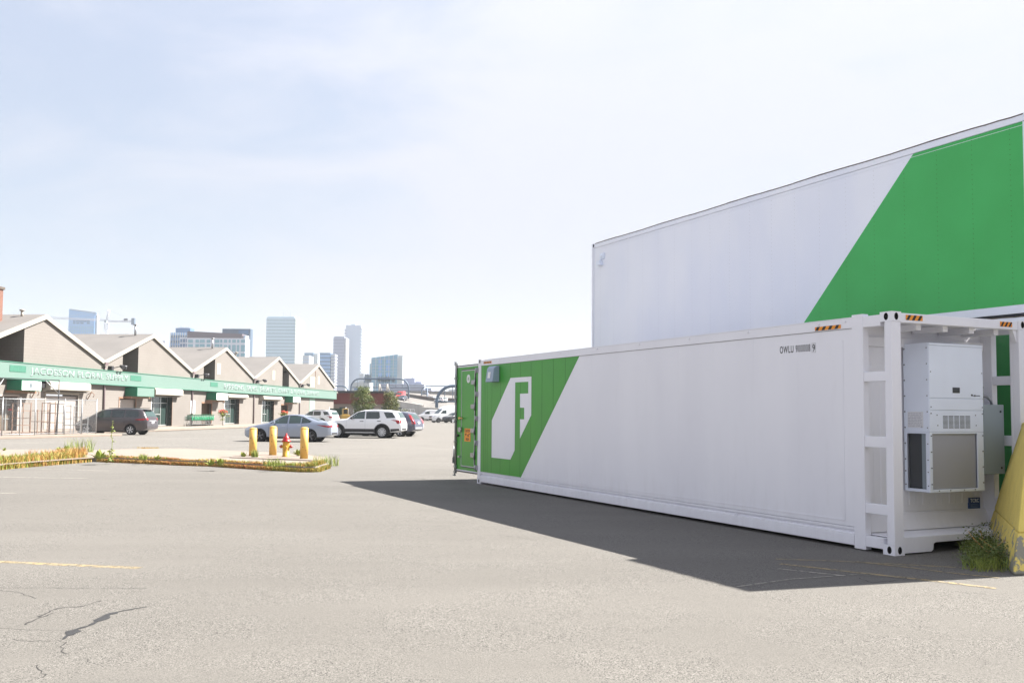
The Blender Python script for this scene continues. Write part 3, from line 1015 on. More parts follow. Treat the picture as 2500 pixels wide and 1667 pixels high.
# ------------------------------------------------------------------ yellow barrier with weeds
P0 = G(2474, 1404); P1 = G(2402, 1322)
T1 = at(2494, 1030, P1.y + .05); T0 = at(2512, 1030, P0.y + .55)
hz_ = T1.z; T0.z = hz_
offx = Vector((1.35, .35, 0))
b = MB()
ht = .42
def sl_(a, bb, z):
    return a.lerp(bb, z / bb.z)
q0, q1 = Vector(P0), Vector(P1); q0.z = q1.z = 0
m0, m1 = q0.lerp(T0, ht / hz_), q1.lerp(T1, ht / hz_)
r0, r1 = q0 + offx, q1 + offx
s0, s1 = T0 + offx * .45, T1 + offx * .45
n0, n1 = r0.lerp(s0, ht / hz_), r1.lerp(s1, ht / hz_)
b.hexa([m0, n0, n1, m1, T0, s0, s1, T1])
tb = thing('concrete_barrier', (0, 0, 0), 0, 'tall sloped concrete block painted yellow, flaking near the ground, at the right edge', 'barrier')
b.build('barrier_body', M['yconc'], tb, .02, 2)
b = MB().hexa([q0, r0, r1, q1, m0, n0, n1, m1])
b.build('barrier_base', M['yconc'], tb, .02, 2)

# ------------------------------------------------------------------ plants
def blades(bm_, c, n, rad, h, wd, rnd, lean=.5, zmin=.5):
    for _ in range(n):
        a = rnd.uniform(0, 6.283); r = rad * math.sqrt(rnd.random())
        p = Vector((c[0] + r * math.cos(a), c[1] + r * math.sin(a), c[2]))
        hh = h * rnd.uniform(zmin, 1)
        d = Vector((rnd.uniform(-1, 1), rnd.uniform(-1, 1), 0)) * lean * hh
        s = Vector((rnd.uniform(-1, 1), rnd.uniform(-1, 1), 0)).normalized() * wd
        m_ = p + d * .35 + Vector((0, 0, hh * .6)); e = p + d + Vector((0, 0, hh))
        v = [bm_.verts.new(x) for x in (p - s, p + s, m_ + s * .7, m_ - s * .7)]
        w_ = bm_.verts.new(e)
        bm_.faces.new(v); bm_.faces.new((v[3], v[2], w_))

def leaves(b, pts, n, size, rnd, spread):
    for p in pts:
        for _ in range(n):
            c = Vector(p) + Vector((rnd.gauss(0, spread), rnd.gauss(0, spread), rnd.gauss(0, spread * .8)))
            s = size * rnd.uniform(.6, 1.3)
            u = Vector((rnd.uniform(-1, 1), rnd.uniform(-1, 1), rnd.uniform(-.6, .6))).normalized()
            v = u.cross(Vector((rnd.uniform(-1, 1), rnd.uniform(-1, 1), rnd.uniform(-1, 1)))).normalized()
            b._f([b.bm.verts.new(c - u * s), b.bm.verts.new(c + v * s * .45), b.bm.verts.new(c + u * s), b.bm.verts.new(c - v * s * .45)])

def weed(px, py, z, h, label, kind='tall', m='weed', seed=1, rad=.12):
    rnd = random.Random(seed)
    p = G(px, py, z)
    t = thing('weed_plant', p, rnd.uniform(0, 6), label, 'weed')
    if kind == 'tall':
        b = MB(); pts = [(0, 0, 0)]
        for k in range(1, 9):
            pts.append((rnd.gauss(0, .012) + .03 * k / 8, rnd.gauss(0, .012), h * k / 8))
        b.tube(pts, [.012 - .001 * k for k in range(9)], 5)
        b.build('stem', M[m], t)
        b = MB()
        for q in pts[4:]: leaves(b, [q], 7, .035, rnd, .03)
        for q in pts[:3]: leaves(b, [q], 14, .06, rnd, .07)
        b.build('leaf', M[m], t, fix=False)
    elif kind == 'broad':
        b = MB()
        for k in range(26):
            a = rnd.uniform(0, 6.28); l = h * rnd.uniform(.5, 1); el = rnd.uniform(.5, 1.4)
            d = Vector((math.cos(a) * math.cos(el), math.sin(a) * math.cos(el), math.sin(el)))
            s = d.cross(Vector((0, 0, 1))).normalized() * l * .16
            o_ = Vector((rnd.gauss(0, .02), rnd.gauss(0, .02), 0))
            b._f([b.bm.verts.new(o_), b.bm.verts.new(o_ + d * l * .5 + s), b.bm.verts.new(o_ + d * l - Vector((0, 0, l * .15))), b.bm.verts.new(o_ + d * l * .5 - s)])
        b.build('leaf', M[m], t, fix=False)
        b = MB()
        for k in range(3): b.tube([(0, 0, 0), (rnd.gauss(0, .03), rnd.gauss(0, .03), h * .6)], .008, 5)
        b.build('stem', M[m], t)
    else:                                  # feathery clump
        b = MB()
        blades(b.bm, (0, 0, 0), 130, rad, h, .007, rnd, .45)
        b.build('blade', M[m], t, fix=False)
    return t

# bush at the barrier foot
rnd = random.Random(11)
bb_ = G(2415, 1345)
tw = thing('weed_bush', bb_, 0, 'rambling green weeds at the foot of the yellow barrier', 'weeds')
b = MB()
for k in range(40):
    c0 = G(rnd.uniform(2365, 2500), rnd.uniform(1335, 1386))
    hh = .13 * math.exp(-((c0.x - bb_.x + .1) / .7) ** 2) + .08
    for j in range(5):
        leaves(b, [c0 - bb_ + Vector((rnd.gauss(0, .06), rnd.gauss(0, .06), rnd.uniform(.02, hh)))], 34, .017, rnd, .06)
for k in range(14):
    c0 = G(rnd.uniform(2398, 2440), rnd.uniform(1322, 1335))
    leaves(b, [c0 - bb_ + Vector((0, 0, rnd.uniform(.03, .24)))], 26, .015, rnd, .045)
b.build('leaf', M['dweed'], tw, fix=False)
b = MB()
for k in range(75):
    c0 = G(rnd.uniform(2366, 2500), rnd.uniform(1338, 1394)) - bb_
    blades(b.bm, c0, 22, .12, .17, .004, rnd, 1.0)
b.build('blade', M['weed'], tw, fix=False)
b = MB()
for k in range(10):
    c0 = G(rnd.uniform(2380, 2490), rnd.uniform(1330, 1385)) - bb_
    b.tube([c0, c0 + Vector((rnd.gauss(0, .08), rnd.gauss(0, .08), .12)), c0 + Vector((rnd.gauss(0, .2), rnd.gauss(0, .15), .28))], .004, 4)
b.build('stem', M['rusty'], tw)

# ------------------------------------------------------------------ traffic island
ZI = .15
front = [(-40, 1152), (0, 1146), (112, 1136), (215, 1127.5), (243, 1127), (374, 1132), (440, 1135.5), (520, 1138), (580, 1142), (669, 1148), (740, 1152), (770, 1152), (797, 1143), (806, 1127)]
backp = [(797, 1115), (760, 1110), (700, 1105), (599, 1101), (520, 1098), (440, 1094), (300, 1096), (215, 1098), (0, 1097), (-40, 1097)]
fp = [G(*p) for p in front]; bp_ = [G(x, y, ZI) for x, y in backp]
allp = [Vector((p.x, p.y, 0)) for p in fp + bp_]
cen = sum(allp, Vector()) / len(allp)
b = MB()
b.prism([(p.x, p.y) for p in allp], lambda u, v, z: (u, v, z), 0, ZI)
tag(b.build('kerb', M['kerb'], bevel=.03, seg=2), kind='structure')
b = MB()
inn = [p + (cen - p).normalized() * .16 for p in allp]
b.prism([(p.x, p.y) for p in inn], lambda u, v, z: (u, v, z), ZI - .02, ZI + .006)
tag(b.build('traffic_island', M['conc']), kind='structure')
b = MB()      # concrete pad the posts stand in
pd = [G(560, 1118, ZI), G(770, 1126, ZI), G(748, 1110, ZI), G(600, 1106, ZI)]
b.prism([(p.x, p.y) for p in pd], lambda u, v, z: (u, v, z), ZI, ZI + .035)
tag(b.build('concrete_pad', M['conc'], bevel=.01), kind='structure')

def growth(name, segs, n, h, wd, m, seed, back=.25, z=0., zmin=.4, lean=.5, frontp=.3, fh=.20):
    rnd = random.Random(seed); b = MB()
    P = [G(x, y) for x, y in segs]
    ln = [(q - p).length for p, q in zip(P, P[1:])]; tot = sum(ln)
    for _ in range(n):
        t = rnd.random() * tot; i = 0
        while i < len(ln) - 1 and t > ln[i]: t -= ln[i]; i += 1
        p = P[i].lerp(P[i + 1], t / ln[i])
        d = (P[i + 1] - P[i]).normalized(); nn = Vector((-d.y, d.x, 0))
        off = -rnd.uniform(.0, .09) if rnd.random() < frontp else abs(rnd.gauss(0, back)) + .02
        p = p + nn * off
        p.z = z if off < .02 else ZI
        k = .55 + .45 * math.sin(p.x * 2.3 + seed) * math.sin(p.x * .9 + 1)
        blades(b.bm, p, 3, .05, (fh if off < 0 else h * max(.25, k + .35)), wd, rnd, lean, zmin)
    return tag(b.build(name, M[m], fix=False), kind='stuff')

gl_ = [(-30, 1150), (0, 1146), (112, 1136), (215, 1127.5)]
gm_ = [(243, 1127), (374, 1132), (440, 1135.5), (520, 1138), (580, 1142), (669, 1148)]
gr_ = [(669, 1148), (740, 1152), (770, 1152), (797, 1143)]
growth('dry_grass', gl_, 1300, .20, .009, 'dry', 1, back=.9, frontp=.3)
growth('dry_grass', gl_, 600, .17, .009, 'rusty', 2, back=.6, frontp=.35)
growth('green_grass', gl_, 900, .20, .009, 'weed', 3, back=.8, frontp=.3)
growth('moss_growth', gm_, 3600, .07, .009, 'rusty', 4, back=.08, lean=.8, frontp=.75, fh=.135)
growth('green_grass', gm_, 700, .10, .008, 'weed', 5, back=.07, frontp=.7, fh=.135)
growth('dry_grass', gm_, 900, .09, .008, 'dry', 6, back=.1, frontp=.7, fh=.135)
growth('dry_grass', gr_, 1200, .12, .009, 'dry', 7, back=.15, frontp=.6, fh=.14)
growth('green_grass', gr_, 700, .12, .008, 'weed', 8, back=.14, frontp=.6, fh=.14)
growth('dry_grass', [(150, 1128), (215, 1122)], 420, .28, .009, 'rusty', 9, back=.5)
growth('dry_grass', [(345, 1104), (390, 1103)], 140, .07, .007, 'dry', 12, back=.25, frontp=0)
weed(272, 1121, ZI, 1.12, 'tall thin seeding weed reaching up in front of the dark minivan', 'tall', seed=3)
weed(192, 1104, ZI, .62, 'feathery green weed clump at the back of the island, left of the tall weed', 'clump', seed=4, rad=.5)
weed(243, 1122, ZI, .42, 'broad leaved weed at the corner of the island kerb, left of the tall weed', 'broad', seed=5)
weed(143, 1100, ZI, .20, 'small low weed at the island back, leftmost but one', 'broad', seed=6)
weed(163, 1099, ZI, .26, 'small low weed just left of the feathery clump', 'broad', seed=7)
weed(10, 1100, ZI, .16, 'tiny weed at the far left edge of the island', 'broad', seed=8)
weed(537, 1136, ZI, .30, 'bushy broad leaved weed at the middle of the kerb, left of the yellow posts', 'broad', seed=9)
weed(515, 1136, ZI, .25, 'smaller broad leaved weed beside the bushy one in the middle of the kerb', 'broad', seed=10)
weed(796, 1137, 0.02, .40, 'large grass clump at the right tip of the island', 'clump', seed=11, rad=.38)
weed(670, 1137, ZI, .26, 'grass tuft growing in front of the fire hydrant', 'clump', seed=12, rad=.3)
weed(729, 1113, ZI + .03, .34, 'leafy weed touching the left side of the rightmost yellow post', 'broad', seed=13)
weed(622, 1116, ZI + .03, .30, 'thin weed against the leftmost yellow post', 'clump', seed=14, rad=.10)
weed(593, 1117, ZI, .26, 'low weed left of the leftmost yellow post', 'broad', seed=15)
weed(348, 1121, ZI, .20, 'small tuft on the kerb below the minivan rear', 'clump', seed=16, rad=.12)
weed(383, 1122, ZI, .22, 'small leafy tuft on the kerb right of the minivan', 'broad', seed=17)

# bollards and hydrant
def bollard(px, py, h, label):
    p = G(px, py, ZI + .03)
    t = thing('bollard', p, 0, label, 'bollard', 'yellow bollards around the hydrant')
    r = .122
    MB().cyl((0, 0, 0), (0, 0, h), r, 28).build('post', M['bollard'], t)
    prof = [(r + .002, h - .012), (r, h + .0), (r * .96, h + .02), (r * .75, h + .038), (r * .3, h + .048), (.002, h + .05)]
    MB().lathe(prof, seg=28).build('cap', M['bollard'], t)
    rnd = random.Random(px); b = MB()
    for k in range(2):
        a = rnd.uniform(-2.4, -.8); z = rnd.uniform(.2, h - .2)
        b.cyl((math.cos(a) * (r - .005), math.sin(a) * (r - .005), z), (math.cos(a) * (r + .004), math.sin(a) * (r + .004), z), .013, 8)
    b.build('bolt', M['black'], t)
bollard(617, 1113, .88, 'yellow steel post, leftmost of the three by the hydrant')
bollard(666, 1111, .92, 'yellow steel post directly left of the fire hydrant')
bollard(742, 1119.5, .93, 'yellow steel post right of the fire hydrant')
t = thing('fire_hydrant', G(698, 1115, ZI + .03), 0, 'yellow fire hydrant with red bonnet and caps between two yellow posts', 'hydrant')
t.scale = (.95, .95, .9)
MB().lathe([(.145, 0), (.145, .03), (.115, .035), (.115, .50), (.125, .52), (.125, .545)], seg=24).build('barrel', M['hyel'], t)
MB().lathe([(.16, .545), (.16, .575), (.115, .60), (.112, .64), (.085, .72), (.05, .75), (.045, .77), (.03, .80), (.03, .84), (.005, .845)], seg=24).build('bonnet', M['hred'], t)
for s in (-1, 1):
    b = MB().cyl((s * .10, 0, .37), (s * .15, 0, .37), .05, 14)
    n_ = b.build('nozzle', M['hyel'], t)
    MB().lathe([(.062, s * .145), (.062, s * .17), (.045, s * .20), (.018, s * .205), (.018, s * .235), (.002, s * .236)], (0, 0, .37), 'x', 14).build('cap', M['hred'], n_)
MB().cyl((0, -.10, .34), (0, -.17, .34), .068, 16).build('nozzle', M['hyel'], t)
#@@PART2
# ------------------------------------------------------------------ floral supply building
BD = Frame((-31.8, 64.1), (.0975, .9953))
bx = lambda px: BD.side(px, 1000)[0]                 # metres along the facade for a photo column
SL = lambda s: -.0028 * s                            # the eaves fall slightly with the street
tb = thing('market_building', BD.w(0, 0), BD.rz, 'beige block market hall with five gables, mint green fascia and shop doors', 'building')
S0, S1 = -10.5, 69.4
BAY = 15.46
RZ, VZ, FT, FB = 8.0, 5.33, 4.62, 3.60
def top(s):
    k = (s / BAY) % 1.0
    f = abs(k - .5) * 2 if True else 0               # 1 at ridges (s = n*BAY), 0 at valleys
    return VZ + (RZ - VZ) * f + SL(s)
brk = [BAY * (k + .5) for k in range(-1, 5)] + [BAY * k for k in range(0, 5)]
FLZ = .28
def wall_pts(a, c, zb):
    xs = sorted([a, c] + [x for x in brk if a < x < c])
    return [(a, zb), (c, zb)] + [(x, top(x) - .12) for x in reversed(xs)]
# upper wall with niches
niches = [(bx(0) - 1.0, bx(53), 2.6), (bx(296), bx(334), 2.6), (bx(495), bx(522.5), 2.6), (bx(688), bx(704), 2.6)]
b = MB()
edge = [S0]
for a, c, _ in niches: edge += [a, c]
edge.append(S1)
for i in range(0, len(edge), 2):
    b.prism(wall_pts(edge[i], edge[i + 1], FB + .4), lambda u, v, t: (u, t, v), 0, .3)
b.build('wall', M['block'], tb)
for a, c, d in niches:
    b = MB()
    b.prism(wall_pts(a - .3, c + .3, FB + .4), lambda u, v, t: (u, t, v), d, d + .2)
    b.box(a - .25, a, .301, d - .001, FB + .4, min(top(a - .25), top(a)) - .14)
    b.box(c, c + .25, .301, d - .001, FB + .4, min(top(c), top(c + .25)) - .14)
    b.box(a, c, .05, d, FB + .38, FB + .42)
    b.build('niche_wall', M['block'], tb)
# lower wall with openings
ops = [  # px0, px1, ytop, kind
    (-30, 46, 962, 'dark'), (111, 189, 963, 'roller'), (291, 330, 973, 'doorroll'), (370, 420, 967, 'shop'),
    (492, 518, 981, 'brown'), (548, 584, 972, 'shop2'), (640, 668.6, 976, 'shop3'), (686, 703, 986, 'brown')]
b = MB()
prev = S0
O = []
for x0, x1, yt, kd in ops:
    a, c = bx(x0), bx(x1)
    zt = BD.side((x0 + x1) / 2, yt)[1]
    O.append((a, c, zt, kd))
    b.box(prev, a, .0, .3, .0, FB + .39 + 0)
    b.box(a, c, .0, .3, zt, FB + .39)
    prev = c
b.box(prev, S1, .0, .3, 0, FB + .39)
b.box(S1 - .3, S1, .301, 40, 0, VZ - .3)
b.prism([(S1 - .3, VZ - .3), (S1, VZ - .3), (S1, VZ + .0), (S1 - .3, VZ + .0)], lambda u, v, t: (u, t, v), .301, 40)
b.build('wall', M['block'], tb)
for a, c, zt, kd in O:
    b = MB(); D = .5
    b.box(a - .02, a, .0, D, FLZ, zt); b.box(c, c + .02, .0, D, FLZ, zt)
    if kd in ('dark', 'brown'):
        b.box(a, c, D, D + .05, FLZ, zt)
        o = b.build('door', M['brownw'], tb)
        f = MB(); f.box(c - .14, c, -.01, .05, FLZ, zt - .14); f.box(a, c, -.01, .05, zt - .14, zt)
        f.build('door_frame', M['frame'] if kd == 'brown' else M['pale'], o)
        if kd == 'dark':
            f = MB()
            for z in (1.0, 1.9): f.box(c - .9, c - .2, .45, .49, z, z + .05)
            f.box(c - .75, c - .66, .42, .49, FLZ, zt - .2)
            f.build('door_stile', M['alu'], o)
            f = MB().box(c - .55, c - .2, .3, .4, 1.55, 1.68); f.build('notice', M['hred'], o)
    elif kd in ('roller', 'doorroll'):
        n = int((zt - FLZ) / .11)
        for k in range(n):
            z = FLZ + k * .11
            b.box(a, c, .12 + .012 * (k % 2), .18, z, z + .108)
        o = b.build('roller_shutter', M['pale'], tb)
        f = MB()
        f.box(a - .12, a - .021, -.03, .11, FLZ, zt); f.box(c + .021, c + .12, -.03, .11, FLZ, zt); f.box(a - .12, c + .12, -.03, .11, zt, zt + .12)
        f.build('door_frame', M['frame'] if kd == 'doorroll' else M['trim'], o)
    else:
        b.box(a, c, D, D + .03, FLZ, zt)
        o = b.build('shop_window', M['glass'], tb)
        f = MB(); n = 4 if kd == 'shop3' else 3
        tz = zt - .62
        f.box(a, c, D - .05, D - .001, tz, tz + .08); f.box(a, c, D - .05, D - .001, zt - .07, zt); f.box(a, c, D - .05, D - .001, FLZ, FLZ + .12)
        for k in range(n + 1):
            x = a + (c - a - .09) * k / n
            f.box(x, x + .09, D - .06, D - .051, FLZ, zt)
        f.box(a + (c - a) * .36, a + (c - a) * .64, D - .09, D - .061, 1.25, 1.33)
        f.build('window_frame', M['alu'], o)
        f = MB(); f.box(c + .0, c + .05, -.005, .03, FLZ, zt); f.build('reveal', M['frame'], o)
        f = MB(); f.box(a - .06, a, -.005, .02, FLZ, zt + .02); f.build('reveal', M['whitel'], o)
        f = MB(); rr = random.Random(int(a * 10))
        for k in range(5):
            x = a + (c - a) * rr.random() * .85
            f.box(x, x + rr.uniform(.15, .5), D + .35, D + .5, FLZ, rr.uniform(.9, 2.0))
        f.build('display_goods', M['plate'], o)
# shutter housings
for x0, x1, y0, y1 in ((103, 203, 932, 957), (364, 432, 948, 968), (545, 594, 962, 973.5), (632, 678, 967, 978)):
    a, c = bx(x0), bx(x1); z1 = BD.side((x0 + x1) / 2, y0, -.5)[1]; z0 = BD.side((x0 + x1) / 2, y1, -.5)[1]
    z1 = min(z1, FB + .0)
    rr = .16
    b = MB()
    b.prism([(0, z0), (-.42, z0), (-.17, z0 + .05), (-.56, z0 + rr), (-.56, z1 - rr), (-.5, z1 - .05), (-.42, z1), (0, z1)], lambda u, v, x: (x, u - .001, v), a, c)
    b.build('shutter_housing', M['trim'], tb)
# sign boxes above the small doors
for x0, x1, y0, y1, tx, fm in ((14, 64, 927, 952, None, 'whitel'), (304, 347, 945, 967, None, 'mint'), (503, 532, 958, 976, 'ENTER', 'whitel'), (695, 714, 968, 982, None, 'whitel')):
    a, c = bx(x0), bx(x1); zc = (x0 + x1) / 2
    z1 = BD.side(zc, y0, -.9)[1]; z0 = BD.side(zc, y1, -.9)[1]
    z1 = min(z1, FB - .01)
    b = MB().box(a, c, -1.0, -.001, z0, z1)
    o = b.build('sign_box', M['mintd'], tb)
    tag(o, 'green sign box over a small door')
    f = MB().box(a + .05, c - .05, -1.01, -1.0005, z0 + .03, z1 - .03)
    f.build('sign_face', M[fm], o)
    if tx:
        text_mesh(tx, 'sign_lettering', M['mintd'], o, (c - a) * .55, (z1 - z0) * .4, lambda u, v, d, a=a, c=c, z0=z0, z1=z1: (a + (c - a) * .22 + u, -1.011 - d, z0 + (z1 - z0) * .3 + v), .004)
    MB().box(a - .15, c + .1, -.6, -.002, z0 - .16, z0 - .002).build('door_hood', M['frame'], o)
o = [k for k in kids(tb) if k.name.startswith('sign_box')][0]
f = MB()
a, c = bx(14), bx(64); rr = random.Random(2)
zq = BD.side(40, 940, -.9)[1]
f.lathe([(.16, 0), (.16, -.005), (.19, -.005), (.19, 0)], (a + (c - a) * .45, -1.011, zq), 'y', 20)
f.tube([(a + (c - a) * .45 + .08, -1.013, zq - .1), (a + (c - a) * .45 + .25, -1.013, zq - .28)], .012, 5)
f.tube([(a + (c - a) * .5 + .15 + k * .12, -1.013, zq + .05 * math.sin(k * 2.4)) for k in range(8)], .01, 5)
f.tube([(a + (c - a) * .2 + k * .14, -1.013, zq + .28 + .03 * math.sin(k * 2)) for k in range(12)], .008, 5)
f.build('script_mark', M['cab'], o)
# fascia
b = MB()
fa, fc = S0 - .2, S1 + .35
b.hexa([(fa, -.32, FB + SL(fa)), (fc, -.32, FB + SL(fc)), (fc, -.001, FB + SL(fc)), (fa, -.001, FB + SL(fa)), (fa, -.32, FT + SL(fa)), (fc, -.32, FT + SL(fc)), (fc, -.001, FT + SL(fc)), (fa, -.001, FT + SL(fa))])
fo = b.build('fascia_board', M['mint'], tb)
b = MB()
for z, h_ in ((FT, .05), (FB - .05, .05)):
    b.hexa([(fa, -.36, z + SL(fa)), (fc, -.36, z + SL(fc)), (fc, -.0, z + SL(fc)), (fa, -.0, z + SL(fa)), (fa, -.36, z + h_ + SL(fa)), (fc, -.36, z + h_ + SL(fc)), (fc, -.0, z + h_ + SL(fc)), (fa, -.0, z + h_ + SL(fa))])
b.build('fascia_trim', M['mintv'], fo)
for x0, x1 in ((8, 48), (307, 333), (504, 522)):
    a, c = bx(x0), bx(x1)
    f = MB()
    f.box(a, c, -.34, -.3205, FB + .42 + SL(a), FT - .18 + SL(a))
    f.build('vent', M['mintv'], fo)
def fascia_text(s, x0, x1, hh, zo):
    a, c = bx(x0), bx(x1)
    text_mesh(s, 'fascia_lettering', M['mintt'], fo, c - a, hh, lambda u, v, d: (a + u, -.3205 - d, FB + zo + SL(a + u) + v), .012, 1.05, bold=.01)
fascia_text('JACOBSON FLORAL SUPPLY', 60, 301, .60, .20)
fascia_text('RIBBONS, SILKS, BASKETS, CRAFT & FLORAL SUPPLIES', 538, 772, .62, .17)
# roofs and rake trims
for k in range(0, 5):
    r = BAY * k
    l_, rr_ = max(r - BAY / 2, S0 - .3), min(r + BAY / 2, S1 + .3)
    b = MB(); T = .14; y0, y1 = -.10, 42
    for a, c in ((l_, r), (r, rr_)):
        za, zc = top(a) if a > -BAY / 2 + .1 or True else 0, top(c)
        za = VZ + (RZ - VZ) * (1 - abs(a - r) / (BAY / 2)) + SL(a); zc = VZ + (RZ - VZ) * (1 - abs(c - r) / (BAY / 2)) + SL(c)
        b.hexa([(a, y0, za - .05), (c, y0, zc - .05), (c, y1, zc - .05), (a, y1, za - .05), (a, y0, za + T - .05), (c, y0, zc + T - .05), (c, y1, zc + T - .05), (a, y1, za + T - .05)])
    ro = b.build('roof', M['roof'], tb)
    b = MB()
    for a, c in ((l_, r), (r, rr_)):
        za = VZ + (RZ - VZ) * (1 - abs(a - r) / (BAY / 2)) + SL(a); zc = VZ + (RZ - VZ) * (1 - abs(c - r) / (BAY / 2)) + SL(c)
        b.hexa([(a, -.17, za - .24), (c, -.17, zc - .24), (c, -.102, zc - .24), (a, -.102, za - .24), (a, -.17, za + .075), (c, -.17, zc + .075), (c, -.102, zc + .075), (a, -.102, za + .075)])
    b.build('rake_trim', M['trim'], ro)
    b = MB()
    for a, c in ((l_, r), (r, rr_)):
        za = VZ + (RZ - VZ) * (1 - abs(a - r) / (BAY / 2)) + SL(a); zc = VZ + (RZ - VZ) * (1 - abs(c - r) / (BAY / 2)) + SL(c)
        b.hexa([(a, -.101, za - .16), (c, -.101, zc - .16), (c, -.002, zc - .16), (a, -.002, za - .16), (a, -.101, za - .06), (c, -.101, zc - .06), (c, -.002, zc - .06), (a, -.002, za - .06)])
    b.build('soffit', M['frame'], ro)
    def slope_z(x): return VZ + (RZ - VZ) * (1 - abs(x - r) / (BAY / 2)) + SL(x)
    if k < 4:                         # flue pipes near the ridge
        dx, dy, hh = ((-.5, 1.3, .45), (-.5, 1.25, .95), (-.5, 1.15, 1.05), (-1.5, 4.6, .95))[k]
        sx = r + dx; zz = slope_z(sx)
        if k < 3:
            f = MB().cyl((sx, dy, zz), (sx, dy, zz + hh), .09, 10); f.cyl((sx, dy, zz + hh), (sx, dy, zz + hh + .09), .17, 10)
        else:
            f = MB().tube([(sx, dy, zz), (sx, dy, zz + .8), (sx, dy - .12, zz + 1.0), (sx, dy - .3, zz + .9)], .12, 8)
        f.build('flue_pipe', M['steel'] if k in (1, 2) else M['trim'], ro)
    if k == 3:
        f = MB().lathe([(.28, 0), (.30, .25), (.22, .42), (.02, .46)], (r + 1.5, 1.1, slope_z(r + 1.5)), 'z', 12); f.build('roof_fan', M['hred'], ro)
# rain pipes with hopper at each valley, flood lights next to them
for k in range(0, 4):
    s = BAY * (k + .5)
    b = MB().cyl((s + .15, -.09, FLZ), (s + .15, -.09, VZ - .35 + SL(s)), .07, 8)
    b.box(s - .12, s + .32, -.26, -.175, VZ - .30 + SL(s), VZ - .06 + SL(s))
    b.build('rain_pipe', M['pipe'], tb)
    if k < 4:
        b = MB()
        b.cyl((s + 1.6, -.02, 4.9), (s + 1.75, -.5, 5.02), .03, 6); b.cyl((s + 1.75, -.45, 5.05), (s + 1.62, -.75, 4.92), .10, 10, .17)
        b.cyl((s + 2.05, -.45, 5.05), (s + 2.15, -.75, 4.95), .10, 10, .16)
        b.box(s + .75, s + 1.05, -.3, -.001, 4.66, 5.0)
        b.build('flood_light', M['dsteel'], tb)
# extras: notice board, panels, hanging brackets
a, c = bx(464), bx(475); MB().box(a, c, -.04, -.001, 1.35, 2.55).build('notice_board', M['whitel'], tb)
a, c = bx(755), bx(768)
o = MB().box(a, c, -.03, -.001, FT + .1, top(a) - .5).build('translucent_panel', mat('pale green panel', (.27, .31, .255), .5), tb)
MB().box(c, c + .1, -.05, -.001, FT + .1, top(c) - .5).build('panel_edge', M['frame'], o)
MB().box(a, c, -.03, -.001, .6, FB - .06).build('mint_panel', mat('pale mint panel', (.22, .31, .26), .6), tb)
for x0 in (527, 668 - 5, 774):
    a = bx(x0); MB().box(a, a + .9, -.02, -.001, 5.2, 6.3).build('gable_hatch', M['trim'], tb)
for x0 in (75, 212):
    a = bx(x0)
    b = MB().tube([(a, -.02, 2.75), (a, -.35, 2.95), (a, -.55, 2.75), (a, -.45, 2.55)], .025, 6); b.tube([(a, -.02, 2.4), (a, -.35, 2.95)], .03, 6)
    b.build('hook_bracket', M['frame'], tb)
a = bx(92); MB().box(a, a + .5, -.2, -.001, 3.1, FB - .1).build('wall_box', M['dsteel'], tb)
b = MB().tube([(S1 + .36, -.2, 4.25), (S1 + .9, -.25, 4.32), (S1 + 1.1, -.25, 4.22)], .07, 6); b.build('swan_neck_lamp', M['trim'], tb)
# pavement in front
b = MB()
b.hexa([BD.w(S0 - 4, -3.4, 0), BD.w(S1 + 2, -3.4, 0), BD.w(S1 + 2, 12, 0), BD.w(S0 - 4, 12, 0), BD.w(S0 - 4, -3.4, FLZ - .02), BD.w(S1 + 2, -3.4, FLZ - .02), BD.w(S1 + 2, 12, FLZ - .02), BD.w(S0 - 4, 12, FLZ - .02)])
tag(b.build('pavement', M['conc'], bevel=.04), kind='structure')
# brick chimney standing behind the front wall, cut by the photo edge
cx = BD.side(7.5, 700, 1.0)[0]
pc = BD.w(cx, 1.0); pc.x = at(8.5, 700, pc.y + 1.4).x
t = thing('brick_chimney', (pc.x - 1.6, pc.y, 0), 0, 'red brick chimney at the far left edge behind the first gable', 'chimney')
MB().box(0, 1.6, 0, 1.4, 0, 9.55).build('shaft', M['brick'], t)
MB().box(-.08, 1.68, -.08, 1.48, 9.551, 9.72).build('cap', M['para'], t)

# ------------------------------------------------------------------ fence yard with racks
KZ = .15
fA, fB = G(4, 1064, KZ), G(234, 1058.5, KZ)
b = MB()
e = (fB - fA).normalized(); nn = Vector((-e.y, e.x, 0))
A_, B_ = fA - e * 6 - nn * .9, fB + e * 1.3 - nn * .9
C_, D_ = B_ + nn * 3.2, A_ + nn * 3.2
for q in (A_, B_, C_, D_): q.z = 0
b.prism([(q.x, q.y) for q in (A_, B_, C_, D_)], lambda u, v, z: (u, v, z), 0, KZ)
tag(b.build('kerb', M['conc'], bevel=.03), kind='structure')
FN = Frame((fA.x, fA.y), (e.x, e.y))
LN = (fB - fA).length
t = thing('chain_link_fence', FN.w(0, 0, KZ), FN.rz, 'galvanised chain link fence on a low kerb left of the dark minivan', 'fence')
fx = lambda px: FN.side(px, 1040)[0]
for x in (-2.4, 0, fx(48), fx(85), fx(157), fx(199), LN):
    b = MB().cyl((x, 0, 0), (x, 0, 2.12), .032, 8); b.cyl((x, 0, 2.12), (x, 0, 2.16), .038, 8)
    b.build('fence_post', M['steel'], t)
b = MB().cyl((-2.4, 0, 2.08), (LN, 0, 2.08), .022, 6); b.cyl((-2.4, 0, .08), (LN, 0, .08), .018, 6)
b.build('fence_rail', M['steel'], t)
b = MB()
x = -2.4 - 2.0
